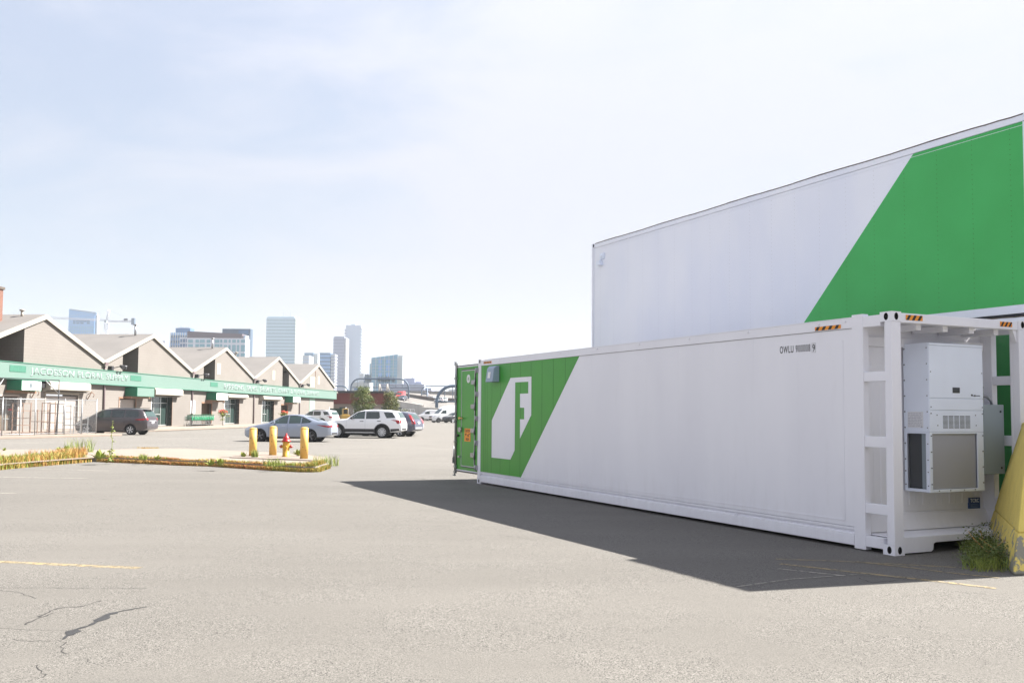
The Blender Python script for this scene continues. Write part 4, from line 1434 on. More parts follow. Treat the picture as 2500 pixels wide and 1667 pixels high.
while x < LN:
    for s in (1, -1):
        xa, xb = (x, x + 2.0) if s > 0 else (x + 2.0, x)
        za, zb = .08, 2.08
        lo, hi = -2.4, LN
        def clip(xa, za, xb, zb):
            pts = []
            for t_ in (0, 1): pass
            d = xb - xa
            t0, t1 = 0., 1.
            for lim, sg in ((lo, 1), (hi, -1)):
                fa_ = (xa - lim) * sg; fb_ = (xb - lim) * sg
                if fa_ < 0 and fb_ < 0: return None
                if fa_ < 0: t0 = max(t0, fa_ / (fa_ - fb_))
                elif fb_ < 0: t1 = min(t1, fa_ / (fa_ - fb_))
            return (xa + d * t0, za + (zb - za) * t0, xa + d * t1, za + (zb - za) * t1) if t1 > t0 else None
        q = clip(xa, za, xb, zb)
        if q:
            w_ = .0028
            b.poly([(q[0] - w_, 0.002 * s, q[1]), (q[0] + w_, .002 * s, q[1]), (q[2] + w_, .002 * s, q[3]), (q[2] - w_, .002 * s, q[3])])
    x += .075
b.build('wire_mesh', M['steel'], t, fix=False)

def rack(px0, px1, ytop, off, label, m, shelves, lean=0.):
    F = FN
    a = F.side(px0, 1040, off)[0]; c = F.side(px1, 1040, off)[0]
    h = F.side((px0 + px1) / 2, ytop, off)[1] - KZ
    t = thing('display_rack', F.w(a, off, KZ), F.rz, label, 'rack', 'metal racks behind the chain link fence')
    w_ = c - a; D = .6
    for x in (0, w_):
        for y in (0, D):
            MB().box(x - .02, x + .02, y - .02, y + .02, 0, h * (1 if y == 0 else .98)).build('upright', M[m], t)
    for k in range(shelves):
        z = .12 + (h - .2) * k / max(1, shelves - 1)
        b = MB()
        for y in (0, D): b.box(.021, w_ - .021, y - .012, y + .012, z, z + .03)
        b.box(-.012, .012, .021, D - .021, z, z + .03); b.box(w_ - .012, w_ + .012, .021, D - .021, z, z + .03)
        for j in range(1, 4): b.box(w_ * j / 4 - .006, w_ * j / 4 + .006, .013, D - .013, z + .01, z + .02)
        b.build('shelf', M[m], t)
    return t
rack(48, 74, 982, .9, 'rusty brown rack with double middle shelf, leftmost behind the fence', 'frame', 5)
rack(91, 119, 1000, 1.1, 'low brown rack with a sheet on top, second from the left behind the fence', 'frame', 3)
rack(120, 134, 981, .7, 'tall narrow brown rack left of the tall pole frame', 'frame', 4)
rack(140, 157, 984, .8, 'dark narrow rack just right of the tall pole frame', 'dsteel', 4)
rack(172, 198, 988, .9, 'light grey rack between the pole frame and the minivan', 'steel', 5)
rack(198, 214, 1016, .5, 'low pale rack right in front of the minivan nose', 'steel', 3)
t = thing('pipe_frame', FN.w(0, 0, KZ), FN.rz, 'tall thin pipe frame with diagonal braces rising over the fence', 'frame')
xa, xc = FN.side(-30, 1040, .35)[0], FN.side(141, 1040, .35)[0]
zt = FN.side(141, 927, .35)[1] - KZ
MB().tube([(xc - .12, .35, 0), (xc, .35, zt * .62), (xc, .35, zt)], [.06, .035, .03], 8).build('upright', M['dsteel'], t)
MB().cyl((xa, .35, zt - .0), (xa, .35, 0), .03, 8).build('upright', M['dsteel'], t)
MB().box(xa, xc, .32, .38, zt - .05, zt).build('top_bar', M['dsteel'], t)
xm = FN.side(110, 930, .35)[0]
MB().cyl((xm, .32, zt - .08), (xc - .06, .30, zt - .85), .025, 6).build('brace', M['steel'], t)
xm = FN.side(8, 921, .35)[0]
MB().cyl((xm, .32, zt - .08), (xm - .5, .30, zt - .75), .025, 6).build('brace', M['steel'], t)

# ------------------------------------------------------------------ shopping carts
def make_cart():
    t = thing('shopping_cart', (0, 0, 0), 0, 'x', 'shopping cart', 'nested shopping carts by the shop front')
    b = MB()
    # basket: tapered cage of wires
    def P(x, s, z):                        # s -1..1 across
        return (x, s * (.20 + .09 * (x / .8)), z)
    for z in (.50, .62, .74, .86):
        x0 = .02 + (z - .5) * -.05
        for s in (-1, 1): b.tube([P(x0, s, z), P(.80, s, z + .06)], .006, 4)
        b.tube([P(x0, -1, z), P(x0, 1, z)], .006, 4)
    for k in range(9):
        x = .02 + k * .0975
        for s in (-1, 1): b.tube([P(x, s, .50 + x * .06), P(x, s, .90)], .005, 4)
        b.tube([P(x, -1, .50 + x * .06), P(x, 1, .50 + x * .06)], .005, 4)
    b.build('basket', M['wire'], t)
    b = MB()
    for s in (-.2, .2):
        b.tube([(.05, s, .14), (.75, s * 1.2, .17), (.84, s * 1.3, .50), (.90, s * 1.35, 1.0)], .014, 5)
        b.tube([(.05, s, .14), (.10, s, .30), (.5, s, .48)], .012, 5)
    b.build('frame', M['wire'], t)
    MB().box(.80, .825, -.27, .27, .50, .95).build('seat_panel', M['cartg'], t)
    for s in (-1, 1):
        MB().hexa([(.56, s * .285, .54), (.76, s * .305, .55), (.76, s * .315, .55), (.56, s * .295, .54), (.56, s * .285, .86), (.76, s * .305, .88), (.76, s * .315, .88), (.56, s * .295, .86)]).build('side_panel', M['cartg'], t)
    MB().cyl((.91, -.30, 1.0), (.91, .30, 1.0), .02, 8).build('handle', M['cartg'], t)
    for x, s in ((.06, -.18), (.06, .18), (.74, -.23), (.74, .23)):
        MB().cyl((x, s - .015, .065), (x, s + .015, .065), .065, 10).build('wheel', M['black'], t)
    return t
ct = make_cart()
names = ['shopping cart at the left end of the row, basket toward the minivan'] + ['shopping cart inside the nested row by the shop front'] * 11 + ['shopping cart at the right end of the row, next to the brown door']
s0 = bx(413)
for i in range(13):
    c = ct if i == 0 else copy_tree(ct)
    c.location = BD.w(s0 + i * .82 * .44 + (0 if i else -.1), -1.6, FLZ - .02)
    c.rotation_euler.z = BD.rz + .02 * math.sin(i * 5)
    c['label'] = names[i]
    if i in (1,): c['label'] = 'green sided shopping cart, second from the left of the row'
    if i == 6: c['label'] = 'shopping cart at the middle of the nested row'
# boxes of green goods in the first carts
t = thing('flower_post', BD.w(bx(545) , -2.6, FLZ - .02), 0, 'x', 'flower basket', 'hanging flower baskets on posts')
def flower_post(px, top_y, off, label, z0):
    s, z = BD.side(px, top_y, off)
    t = thing('flower_post', BD.w(s, off, z0), 0, label, 'flower basket', 'hanging flower baskets on posts')
    hh = z - z0
    MB().cyl((0, 0, 0), (0, 0, hh - .35), .045, 8).build('post', M['steel'], t)
    MB().lathe([(.05, hh - .75), (.22, hh - .55), (.27, hh - .35), (.26, hh - .34), (.02, hh - .35)], seg=12).build('basket', M['bark'], t)
    rnd = random.Random(px); b = MB()
    for _ in range(60): leaves(b, [(rnd.gauss(0, .22), rnd.gauss(0, .22), hh - .42 + rnd.gauss(0, .12))], 10, .05, rnd, .06)
    for _ in range(22): leaves(b, [(rnd.gauss(-.05, .08), rnd.gauss(0, .10), hh - rnd.uniform(.55, 1.05))], 8, .05, rnd, .05)
    b.build('foliage', M['weed'], t, fix=False)
    b = MB()
    for _ in range(46):
        a = rnd.uniform(0, 6.28); r = rnd.uniform(.08, .42)
        c = (r * math.cos(a), r * math.sin(a), hh - .28 + rnd.uniform(-.05, .24) - r * .2)
        b.lathe([(.01, -.04), (.055, 0), (.03, .045)], c, 'z', 6)
    b.build('blossom', M['flred'], t)
bpy.data.objects.remove(t, do_unlink=True)
flower_post(545, 998, -2.4, 'red flowers in a basket on a grey post in front of the middle shop', FLZ - .02)
flower_post(694, 1001, -2.4, 'red flowers behind the silver sedan roof, by the small brown door', FLZ - .02)

# ------------------------------------------------------------------ vehicles
def lerp(a, c, t): return a + (c - a) * t
def interp(tbl, x):
    if x <= tbl[0][0]: return tbl[0][1]
    for (xa, ya), (xb, yb) in zip(tbl, tbl[1:]):
        if x <= xb:
            t = (x - xa) / (xb - xa)
            return ya + (yb - ya) * t
    return tbl[-1][1]

def project(bvh, poly, axis, m, name, parent, off=.006, sub=3, flip=1):
    """drape a flat outline onto the body from one side: axis 'y' (side, poly in x,z) or 'x' (front/rear, poly in y,z)"""
    bm = bmesh.new()
    vs = [bm.verts.new((u, v, 0)) for u, v in poly]
    tri = geometry.tessellate_polygon([[Vector((u, v, 0)) for u, v in poly]])
    for t in tri:
        try: bm.faces.new([vs[i] for i in t])
        except ValueError: pass
    for _ in range(sub):
        bmesh.ops.subdivide_edges(bm, edges=bm.edges[:], cuts=1, use_grid_fill=True)
        bmesh.ops.triangulate(bm, faces=bm.faces[:])
    for v in bm.verts:
        u, w_ = v.co.x, v.co.y
        if axis == 'y': o_, d_ = Vector((u, 5 * flip, w_)), Vector((0, -flip, 0))
        else: o_, d_ = Vector((9 * flip, u, w_)), Vector((-flip, 0, 0))
        hit = bvh.ray_cast(o_, d_)
        if hit[0] is None:
            near = bvh.find_nearest(Vector((u, 0 if axis != 'y' else .8 * flip, w_)) if axis == 'y' else Vector((2 * flip, u, w_)))
            hit = near
        v.co = hit[0] - d_ * off
    for f in bm.faces: f.smooth = True
    b = MB(); b.bm.free(); b.bm = bm
    return b.build(name, m, parent)

def make_wheel(parent, x, y, r, wd, side, rimm='rim', spokes=5, dark=False):
    t = MB()
    t.lathe([(r * .66, -wd / 2), (r * .92, -wd / 2), (r, -wd / 2 + .03), (r, wd / 2 - .03), (r * .92, wd / 2), (r * .66, wd / 2)], (0, 0, 0), 'y', 28, False)
    o = t.build('wheel', M['tyre'], parent, loc=(x, y, r))
    f = MB()
    yy = side * (wd / 2)
    f.lathe([(r * .70, yy * .9), (r * .70, yy), (r * .655, yy), (r * .63, yy * .7)], (0, 0, 0), 'y', 28, False)
    for k in range(spokes):
        a = 2 * math.pi * k / spokes + .3
        for da in (-.13, .13):
            ca, sa = math.cos(a + da), math.sin(a + da); ta, tb_ = -math.sin(a) * r * .045, math.cos(a) * r * .045
            c0 = (math.cos(a) * r * .12, math.sin(a) * r * .12); c1 = (ca * r * .66, sa * r * .66)
            y0, y1 = yy * .72, yy * .93
            f.hexa([(c0[0] - ta, y0, c0[1] - tb_), (c1[0] - ta, y0, c1[1] - tb_), (c1[0] + ta, y0, c1[1] + tb_), (c0[0] + ta, y0, c0[1] + tb_),
                    (c0[0] - ta, y1, c0[1] - tb_), (c1[0] - ta, y1, c1[1] - tb_), (c1[0] + ta, y1, c1[1] + tb_), (c0[0] + ta, y1, c0[1] + tb_)])
    f.cyl((0, yy * .6, 0), (0, yy * .95, 0), r * .16, 14)
    f.build('rim', M[rimm], o)
    MB().lathe([(.01, yy * .45), (r * .64, yy * .45), (r * .64, yy * .4), (.01, yy * .4)], (0, 0, 0), 'y', 24).build('brake_disc', M['black'], o)
    return o

def vehicle(name, loc, heading, label, cat, S, group=None):
    """x=0 front bumper, x=S['L'] rear; heading = direction the nose points"""
    t = thing(name, loc, math.atan2(-heading[1], -heading[0]), label, cat, group)
    Lc, Wc = S['L'], S['W'] / 2
    n = 46; rings = []
    bm = bmesh.new()
    for i in range(n + 1):
        u = i / n
        x = Lc * (u - .012 * math.sin(2 * math.pi * u))
        zb = interp(S['bot'], x); zs = interp(S['belt'], x); zt = interp(S['roof'], x); wf = interp(S['plan'], x) * Wc
        gh = max(0., min(1., (zt - zs) / .35))
        wt = wf * lerp(.90, S.get('tumble', .74), gh); ws = wf * lerp(.965, .955, gh)
        if zt < zs + .02: zs = zt - .02
        prof = [(0, zb), (wf * .80, zb), (wf * .95, zb + .03), (wf * .985, zb + (zs - zb) * .28), (wf * 1.0, zb + (zs - zb) * .60), (wf * .99, zb + (zs - zb) * .86), (ws, zs),
                (lerp(ws, wt, .5), lerp(zs, zt, .5) + .0), (wt, zt - .05 * gh - .01), (wt * .90, zt - .012), (wt * .5, zt + .012), (0, zt + .018)]
        rings.append([(x, y, z) for y, z in prof])
    V = []
    for rr in rings:
        row = [bm.verts.new(p) for p in rr] + [bm.verts.new((p[0], -p[1], p[2])) for p in rr[1:-1]]
        V.append(row)
    m_ = len(rings[0])
    order = list(range(m_)) + list(range(m_ + m_ - 3, m_ - 1, -1))
    for A, B in zip(V, V[1:]):
        for k in range(len(order)):
            a, c = order[k], order[(k + 1) % len(order)]
            f = bm.faces.new([A[a], A[c], B[c], B[a]]); f.smooth = True
    bm.faces.new([V[0][k] for k in order]); bm.faces.new([V[-1][k] for k in reversed(order)])
    bmesh.ops.recalc_face_normals(bm, faces=bm.faces)
    bvh = BVHTree.FromBMesh(bm)
    b = MB(); b.bm.free(); b.bm = bm
    body = b.build('body', [M[S['paint']], M['plastic']], t)
    r, wx = S['r'], S['wx']
    cm = MB()
    for x in wx:
        for s in (-1, 1):
            cm.cyl((x, s * (Wc + .2), r + .01), (x, s * (Wc - .27), r + .01), r + S.get('arch', .055), 32)
    cutter = cm.build('cut_tmp', M['plastic'], t)
    boolean_cut(body, cutter)
    for f in body.data.polygons:
        f.use_smooth = True
    try: body.data.set_sharp_from_angle(angle=R(38))
    except Exception: pass
    for x in wx:
        for s in (-1, 1):
            make_wheel(t, x, s * (Wc - .125), r, .22, s, S.get('rim', 'rim'), S.get('spokes', 5))
    ww = MB()
    for x in wx:
        for s in (-1, 1):
            ww.cyl((x, s * (Wc - .262), r + .01), (x, s * (Wc - .24), r + .01), r + .05, 28)
    ww.box(wx[0] - .2, wx[1] + .2, -Wc * .7, Wc * .7, .17, interp(S['bot'], 2) + .1)
    ww.build('underbody', M['black'], t)
    for s in (-1, 1):
        for k, (pl, mm) in enumerate(S['sidewin']):
            project(bvh, pl, 'y', M[mm], 'side_window', t, .007, 2, s)
        for pl, mm, nm in S.get('sidemark', []):
            project(bvh, pl, 'y', M[mm], nm, t, .009, 2, s)
        if S.get('mirror'):
            x, z = S['mirror']
            o_ = MB().box(x, x + .12, s * (Wc * .97), s * (Wc + .17), z, z + .15)
            o_.build('mirror', M[S.get('mirrorm', S['paint'])], t, .03, 2)
    for nm, fl, pl, mm in S['ends']:
        project(bvh, pl, 'x', M[mm], nm, t, .008, 3, fl)
    for nm, bxs, mm in S.get('boxes', []):
        bb = MB()
        for q in bxs: bb.box(*q)
        bb.build(nm, M[mm], t, .01)
    return t

def slab(x0, x1, z0, z1): return [(x0, z0), (x1, z0), (x1, z1), (x0, z1)]
def arc_band(x, r, r0, r1, a0=-.1, a1=math.pi + .1, n=12):
    return [(x + r1 * math.cos(a0 + (a1 - a0) * k / n), r + r1 * math.sin(a0 + (a1 - a0) * k / n)) for k in range(n + 1)] + \
           [(x + r0 * math.cos(a1 - (a1 - a0) * k / n), r + r0 * math.sin(a1 - (a1 - a0) * k / n)) for k in range(n + 1)]

SEDAN = dict(L=4.85, W=1.82, paint='p_sedan', r=.325, wx=(.98, 3.76), spokes=5, rim='rimd', tumble=.70,
    bot=[(0, .30), (.2, .22), (1.4, .21), (3.3, .21), (4.5, .26), (4.85, .38)],
    belt=[(0, .62), (.15, .70), (.9, .84), (1.5, .93), (3, .97), (4.2, 1.02), (4.6, 1.04), (4.85, .95)],
    roof=[(0, .62), (.06, .70), (.25, .80), (.8, .92), (1.32, 1.00), (1.75, 1.22), (2.1, 1.385), (2.45, 1.455), (2.9, 1.46), (3.3, 1.41), (3.75, 1.26), (4.15, 1.12), (4.45, 1.09), (4.72, 1.08), (4.80, 1.0), (4.85, .92)],
    plan=[(0, .60), (.1, .76), (.35, .90), (.9, .98), (1.5, 1), (3.5, 1), (4.3, .96), (4.65, .88), (4.8, .78), (4.85, .72)],
    sidewin=[([(1.55, .98), (1.98, 1.22), (2.22, 1.345), (2.50, 1.385), (2.50, .985)], 'lglass'), ([(2.58, .985), (2.58, 1.385), (2.95, 1.385), (3.22, 1.33), (3.22, 1.0)], 'lglass'), ([(3.27, 1.0), (3.27, 1.32), (3.52, 1.24), (3.78, 1.10), (3.74, 1.035)], 'cglass'),],
    sidemark=[([(1.50, .965), (2.0, 1.26), (2.25, 1.39), (2.55, 1.425), (2.95, 1.42), (3.28, 1.36), (3.85, 1.10), (3.80, 1.09), (3.26, 1.335), (2.94, 1.395), (2.54, 1.40), (2.26, 1.365), (2.02, 1.235), (1.60, .985)], 'black', 'window_trim'),
              ([(2.51, .30), (2.518, .30), (2.518, .98), (2.51, .98)], 'plastic', 'door_line'), ([(3.36, .50), (3.368, .50), (3.30, .98), (3.292, .98)], 'plastic', 'door_line'), ([(1.48, .30), (1.488, .30), (1.50, .92), (1.492, .92)], 'plastic', 'door_line'),
              (slab(2.20, 2.40, .845, .88), 'p_silver', 'door_handle'), (slab(3.08, 3.28, .87, .905), 'p_silver', 'door_handle'),
              ([(4.10, .93), (4.80, .88), (4.80, .78), (4.58, .80), (4.40, .85)], 'tail', 'tail_light'), ([(.06, .64), (.55, .80), (.62, .74), (.20, .60)], 'lamp', 'head_light'),
              (slab(1.35, 3.45, .225, .275), 'plastic', 'sill')],
    mirror=(1.72, .98), ends=[
        ('rear_window', 1, [(-.58, 1.13), (.58, 1.13), (.50, 1.36), (-.50, 1.36)], 'cglass'), ('windscreen', -1, [(-.66, 1.03), (.66, 1.03), (.56, 1.38), (-.56, 1.38)], 'cglass'),
        ('tail_light', 1, [(-.68, .78), (-.46, .80), (-.46, .92), (-.68, .92)], 'tail'), ('tail_light', 1, [(.68, .78), (.46, .80), (.46, .92), (.68, .92)], 'tail'),
        ('number_plate', 1, slab(-.16, .16, .74, .88), 'plate'), ('bumper_grille', 1, slab(-.5, .5, .40, .50), 'plastic'), ('front_grille', -1, slab(-.5, .5, .36, .60), 'plastic')],
    boxes=[])
VAN = dict(L=5.1, W=1.99, paint='p_van', r=.34, wx=(.98, 4.01), spokes=6, tumble=.80,
    bot=[(0, .32), (.2, .24), (1.4, .22), (3.6, .22), (4.8, .28), (5.1, .40)],
    belt=[(0, .66), (.15, .78), (.8, 1.00), (1.3, 1.08), (3, 1.13), (4.9, 1.15), (5.1, 1.05)],
    roof=[(0, .66), (.06, .76), (.3, .92), (.85, 1.08), (1.3, 1.32), (1.75, 1.58), (2.1, 1.69), (2.8, 1.745), (3.8, 1.75), (4.55, 1.71), (4.75, 1.63), (4.95, 1.32), (5.05, 1.10), (5.1, .95)],
    plan=[(0, .62), (.1, .78), (.4, .92), (1, .99), (2, 1), (4.2, 1), (4.8, .95), (5.0, .88), (5.1, .80)],
    sidewin=[([(1.42, 1.13), (1.80, 1.42), (2.10, 1.58), (2.60, 1.62), (2.60, 1.15)], 'lglass'), ([(2.68, 1.15), (2.68, 1.62), (3.55, 1.63), (3.55, 1.17)], 'cglass'), ([(3.63, 1.17), (3.63, 1.63), (4.42, 1.60), (4.55, 1.48), (4.52, 1.22), (4.44, 1.18)], 'cglass')],
    sidemark=[([(4.30, 1.02), (4.80, 1.10), (5.0, 1.10), (5.02, .98), (4.72, .95)], 'tail', 'tail_light'), (slab(2.64, 2.648, .3, 1.14), 'plastic', 'door_line'), (slab(3.58, 3.588, .3, 1.16), 'plastic', 'door_line'),
              (slab(1.50, 1.508, .3, 1.08), 'plastic', 'door_line'), (slab(2.32, 2.54, 1.00, 1.035), 'p_van', 'door_handle'), (slab(2.80, 3.0, 1.01, 1.045), 'p_van', 'door_handle'), ([(.08, .70), (.62, .95), (.70, .88), (.25, .66)], 'lamp', 'head_light')],
    mirror=(1.62, 1.12), ends=[
        ('rear_window', 1, [(-.68, 1.22), (.68, 1.22), (.58, 1.58), (-.58, 1.58)], 'lglass'), ('windscreen', -1, [(-.78, 1.14), (.78, 1.14), (.66, 1.62), (-.66, 1.62)], 'cglass'),
        ('tail_light', 1, [(-.80, .98), (-.60, 1.0), (-.60, 1.10), (-.80, 1.12)], 'tail'), ('tail_light', 1, [(.80, .98), (.60, 1.0), (.60, 1.10), (.80, 1.12)], 'tail'),
        ('number_plate', 1, slab(-.16, .16, .76, .90), 'plate'), ('tailgate_trim', 1, slab(-.5, .5, .925, .96), 'lamp'), ('bumper_line', 1, slab(-.75, .75, .555, .57), 'plastic')],
    boxes=[('roof_rail', [(2.4, 4.5, -.75, -.71, 1.76, 1.79)], 'plastic'), ('roof_rail', [(2.4, 4.5, .71, .75, 1.76, 1.79)], 'plastic'), ('spoiler', [(4.62, 4.92, -.62, .62, 1.66, 1.69)], 'p_van')])
SUV = dict(L=5.04, W=2.0, paint='p_white', r=.385, wx=(.98, 3.84), spokes=10, arch=.075, tumble=.80,
    bot=[(0, .36), (.2, .30), (1.4, .30), (3.6, .30), (4.8, .38), (5.04, .48)],
    belt=[(0, .80), (.15, .92), (.9, 1.08), (1.5, 1.14), (3, 1.16), (4.8, 1.17), (5.04, 1.08)],
    roof=[(0, .80), (.06, .94), (.3, 1.04), (.9, 1.13), (1.5, 1.19), (1.9, 1.45), (2.2, 1.64), (2.6, 1.74), (3.3, 1.77), (4.1, 1.74), (4.6, 1.69), (4.78, 1.58), (4.93, 1.28), (5.0, 1.1), (5.04, .95)],
    plan=[(0, .64), (.1, .80), (.4, .93), (1, .99), (2, 1), (4.1, 1), (4.7, .96), (4.95, .90), (5.04, .84)],
    sidewin=[([(1.72, 1.20), (2.02, 1.42), (2.32, 1.60), (2.72, 1.65), (2.72, 1.20)], 'lglass'), ([(2.80, 1.20), (2.80, 1.65), (3.62, 1.65), (3.70, 1.30), (3.60, 1.21)], 'cglass'), ([(3.90, 1.62), (4.45, 1.60), (4.68, 1.28), (4.12, 1.25)], 'cglass')],
    sidemark=[(slab(1.35, 3.40, .31, .58), 'plastic', 'side_cladding'), ([(4.38, .34), (4.95, .42), (4.90, .60), (4.38, .58)], 'plastic', 'side_cladding'),
              (arc_band(.98, .395, .46, .53), 'plastic', 'arch_trim'), (arc_band(3.84, .395, .46, .53), 'plastic', 'arch_trim'),
              ([(4.38, 1.14), (4.95, 1.14), (4.98, .98), (4.88, .90), (4.78, .92), (4.70, 1.06)], 'tail', 'tail_light'),
              (slab(2.76, 2.768, .53, 1.19), 'cab', 'door_line'), (slab(1.55, 1.558, .53, 1.12), 'cab', 'door_line'),
              (slab(2.42, 2.66, 1.03, 1.065), 'black', 'door_handle'), (slab(3.52, 3.76, 1.05, 1.085), 'black', 'door_handle'), ([(.08, .86), (.55, 1.02), (.62, .94), (.2, .80)], 'lamp', 'head_light'),
              ([(1.66, 1.18), (2.0, 1.45), (2.3, 1.64), (2.72, 1.68), (2.72, 1.655), (2.32, 1.61), (2.02, 1.43), (1.74, 1.20)], 'black', 'window_trim')],
    mirror=(1.86, 1.17), mirrorm='plastic', ends=[
        ('rear_window', 1, [(-.72, 1.28), (.72, 1.28), (.62, 1.62), (-.62, 1.62)], 'lglass'), ('windscreen', -1, [(-.76, 1.22), (.76, 1.22), (.64, 1.66), (-.64, 1.66)], 'cglass'),
        ('tail_light', 1, [(-.86, .92), (-.70, .95), (-.66, 1.14), (-.86, 1.14)], 'tail'), ('tail_light', 1, [(.86, .92), (.70, .95), (.66, 1.14), (.86, 1.14)], 'tail'),
        ('number_plate', 1, slab(-.16, .16, .98, 1.12), 'plate'), ('rear_bumper', 1, slab(-.84, .84, .50, .64), 'plastic'), ('tailgate_line', 1, slab(-.6, .6, 1.15, 1.17), 'cab'), ('front_grille', -1, slab(-.55, .55, .55, .9), 'plastic')],
    boxes=[('roof_rail', [(2.5, 4.5, -.78, -.73, 1.765, 1.80)], 'black'), ('roof_rail', [(2.5, 4.5, .73, .78, 1.765, 1.80)], 'black'), ('exhaust', [(4.7, 5.02, -.75, -.55, .40, .46)], 'steel')])
CROSS = dict(L=4.55, W=1.82, paint='p_crv', r=.345, wx=(.92, 3.54), spokes=5, tumble=.74,
    bot=[(0, .34), (.2, .26), (1.3, .25), (3.3, .25), (4.3, .34), (4.55, .45)],
    belt=[(0, .74), (.15, .86), (.8, 1.0), (1.3, 1.06), (3, 1.10), (4.3, 1.12), (4.55, 1.02)],
    roof=[(0, .74), (.06, .85), (.3, .97), (.8, 1.06), (1.2, 1.2), (1.6, 1.48), (2.0, 1.63), (2.6, 1.68), (3.4, 1.66), (3.95, 1.58), (4.2, 1.42), (4.42, 1.15), (4.5, 1.0), (4.55, .9)],
    plan=[(0, .62), (.1, .78), (.4, .92), (1, .99), (2, 1), (3.7, 1), (4.2, .94), (4.45, .86), (4.55, .80)],
    sidewin=[([(1.45, 1.12), (1.75, 1.38), (2.0, 1.52), (2.35, 1.56), (2.35, 1.13)], 'lglass'), ([(2.43, 1.13), (2.43, 1.56), (3.15, 1.55), (3.25, 1.16)], 'cglass'), ([(3.33, 1.17), (3.28, 1.53), (3.62, 1.48), (3.95, 1.26), (3.80, 1.20)], 'cglass')],
    sidemark=[(slab(1.3, 3.15, .26, .40), 'plastic', 'side_cladding'), (arc_band(.92, .355, .41, .46), 'plastic', 'arch_trim'), (arc_band(3.54, .355, .41, .46), 'plastic', 'arch_trim'),
              ([(4.02, 1.50), (4.12, 1.48), (4.42, 1.10), (4.50, .84), (4.36, .84), (4.30, 1.08)], 'tail', 'tail_light'), (slab(2.4, 2.408, .42, 1.12), 'plastic', 'door_line')],
    mirror=(1.58, 1.08), ends=[
        ('rear_window', 1, [(-.60, 1.18), (.60, 1.18), (.50, 1.52), (-.50, 1.52)], 'lglass'), ('windscreen', -1, [(-.68, 1.13), (.68, 1.13), (.56, 1.56), (-.56, 1.56)], 'cglass'),
        ('tail_light', 1, [(-.76, .84), (-.62, .84), (-.60, 1.12), (-.54, 1.46), (-.60, 1.46), (-.72, 1.1)], 'tail'), ('tail_light', 1, [(.76, .84), (.62, .84), (.60, 1.12), (.54, 1.46), (.60, 1.46), (.72, 1.1)], 'tail'),
        ('number_plate', 1, slab(-.16, .16, .86, 1.0), 'plate'), ('rear_bumper', 1, slab(-.78, .78, .50, .64), 'p_silver'), ('bumper_line', 1, slab(-.78, .78, .42, .50), 'plastic')])
BIGVAN = dict(L=5.9, W=2.05, paint='p_white', r=.36, wx=(1.0, 4.6), spokes=6, rim='rimd', tumble=.88,
    bot=[(0, .34), (.2, .28), (5.6, .30), (5.9, .40)],
    belt=[(0, .85), (.2, 1.1), (1.1, 1.32), (1.6, 1.4), (5.7, 1.4), (5.9, 1.3)],
    roof=[(0, .85), (.08, 1.02), (.3, 1.15), (.95, 1.36), (1.2, 1.62), (1.75, 2.15), (2.1, 2.42), (2.6, 2.62), (3.2, 2.70), (5.6, 2.70), (5.82, 2.6), (5.9, 2.3)],
    plan=[(0, .70), (.1, .82), (.4, .93), (1, .99), (2, 1), (5.7, 1), (5.9, .96)],
    sidewin=[([(1.35, 1.45), (1.75, 1.88), (2.35, 1.98), (2.35, 1.42)], 'cglass')],
    sidemark=[(slab(1.5, 4.1, .30, .55), 'plastic', 'side_cladding'), ([(.15, .98), (.75, 1.22), (.78, 1.1), (.3, .92)], 'lamp', 'head_light'), (slab(2.48, 2.49, .4, 1.9), 'cab', 'door_line'), (slab(3.9, 3.91, .4, 2.3), 'cab', 'door_line')],
    mirror=(1.5, 1.45), mirrorm='plastic', ends=[
        ('windscreen', -1, [(-.80, 1.44), (.80, 1.44), (.72, 2.12), (-.72, 2.12)], 'lglass'), ('front_grille', -1, slab(-.5, .5, .80, 1.05), 'black'), ('front_bumper', -1, slab(-.8, .8, .36, .66), 'plastic'),
        ('head_light', -1, [(-.70, .98), (-.52, .98), (-.52, 1.1), (-.70, 1.12)], 'lamp'), ('head_light', -1, [(.70, .98), (.52, .98), (.52, 1.1), (.70, 1.12)], 'lamp'),
        ('rear_window', 1, slab(-.6, .6, 1.5, 2.1), 'cglass'), ('number_plate', 1, slab(-.16, .16, .7, .84), 'plate')])
LOWVAN = dict(BIGVAN, L=5.5, wx=(.95, 4.3),
    belt=[(0, .80), (.2, 1.0), (1.0, 1.2), (1.6, 1.25), (5.3, 1.25), (5.5, 1.2)],
    roof=[(0, .80), (.08, .95), (.3, 1.05), (.95, 1.2), (1.3, 1.55), (1.75, 1.92), (2.3, 2.05), (5.2, 2.05), (5.42, 1.95), (5.5, 1.7)],
    plan=[(0, .70), (.1, .82), (.4, .93), (1, .99), (2, 1), (5.3, 1), (5.5, .96)],
    sidewin=[([(1.45, 1.3), (1.8, 1.72), (2.35, 1.8), (2.35, 1.28)], 'cglass'), (slab(3.9, 5.0, 1.3, 1.8), 'cglass')],
    sidemark=[(slab(2.48, 2.49, .4, 1.8), 'cab', 'door_line'), (slab(1.4, 3.9, .3, .42), 'plastic', 'side_cladding')],
    ends=[('windscreen', -1, [(-.80, 1.3), (.80, 1.3), (.72, 1.85), (-.72, 1.85)], 'cglass'), ('front_grille', -1, slab(-.6, .6, .7, .95), 'black'), ('rear_window', 1, slab(-.6, .6, 1.35, 1.8), 'cglass')])

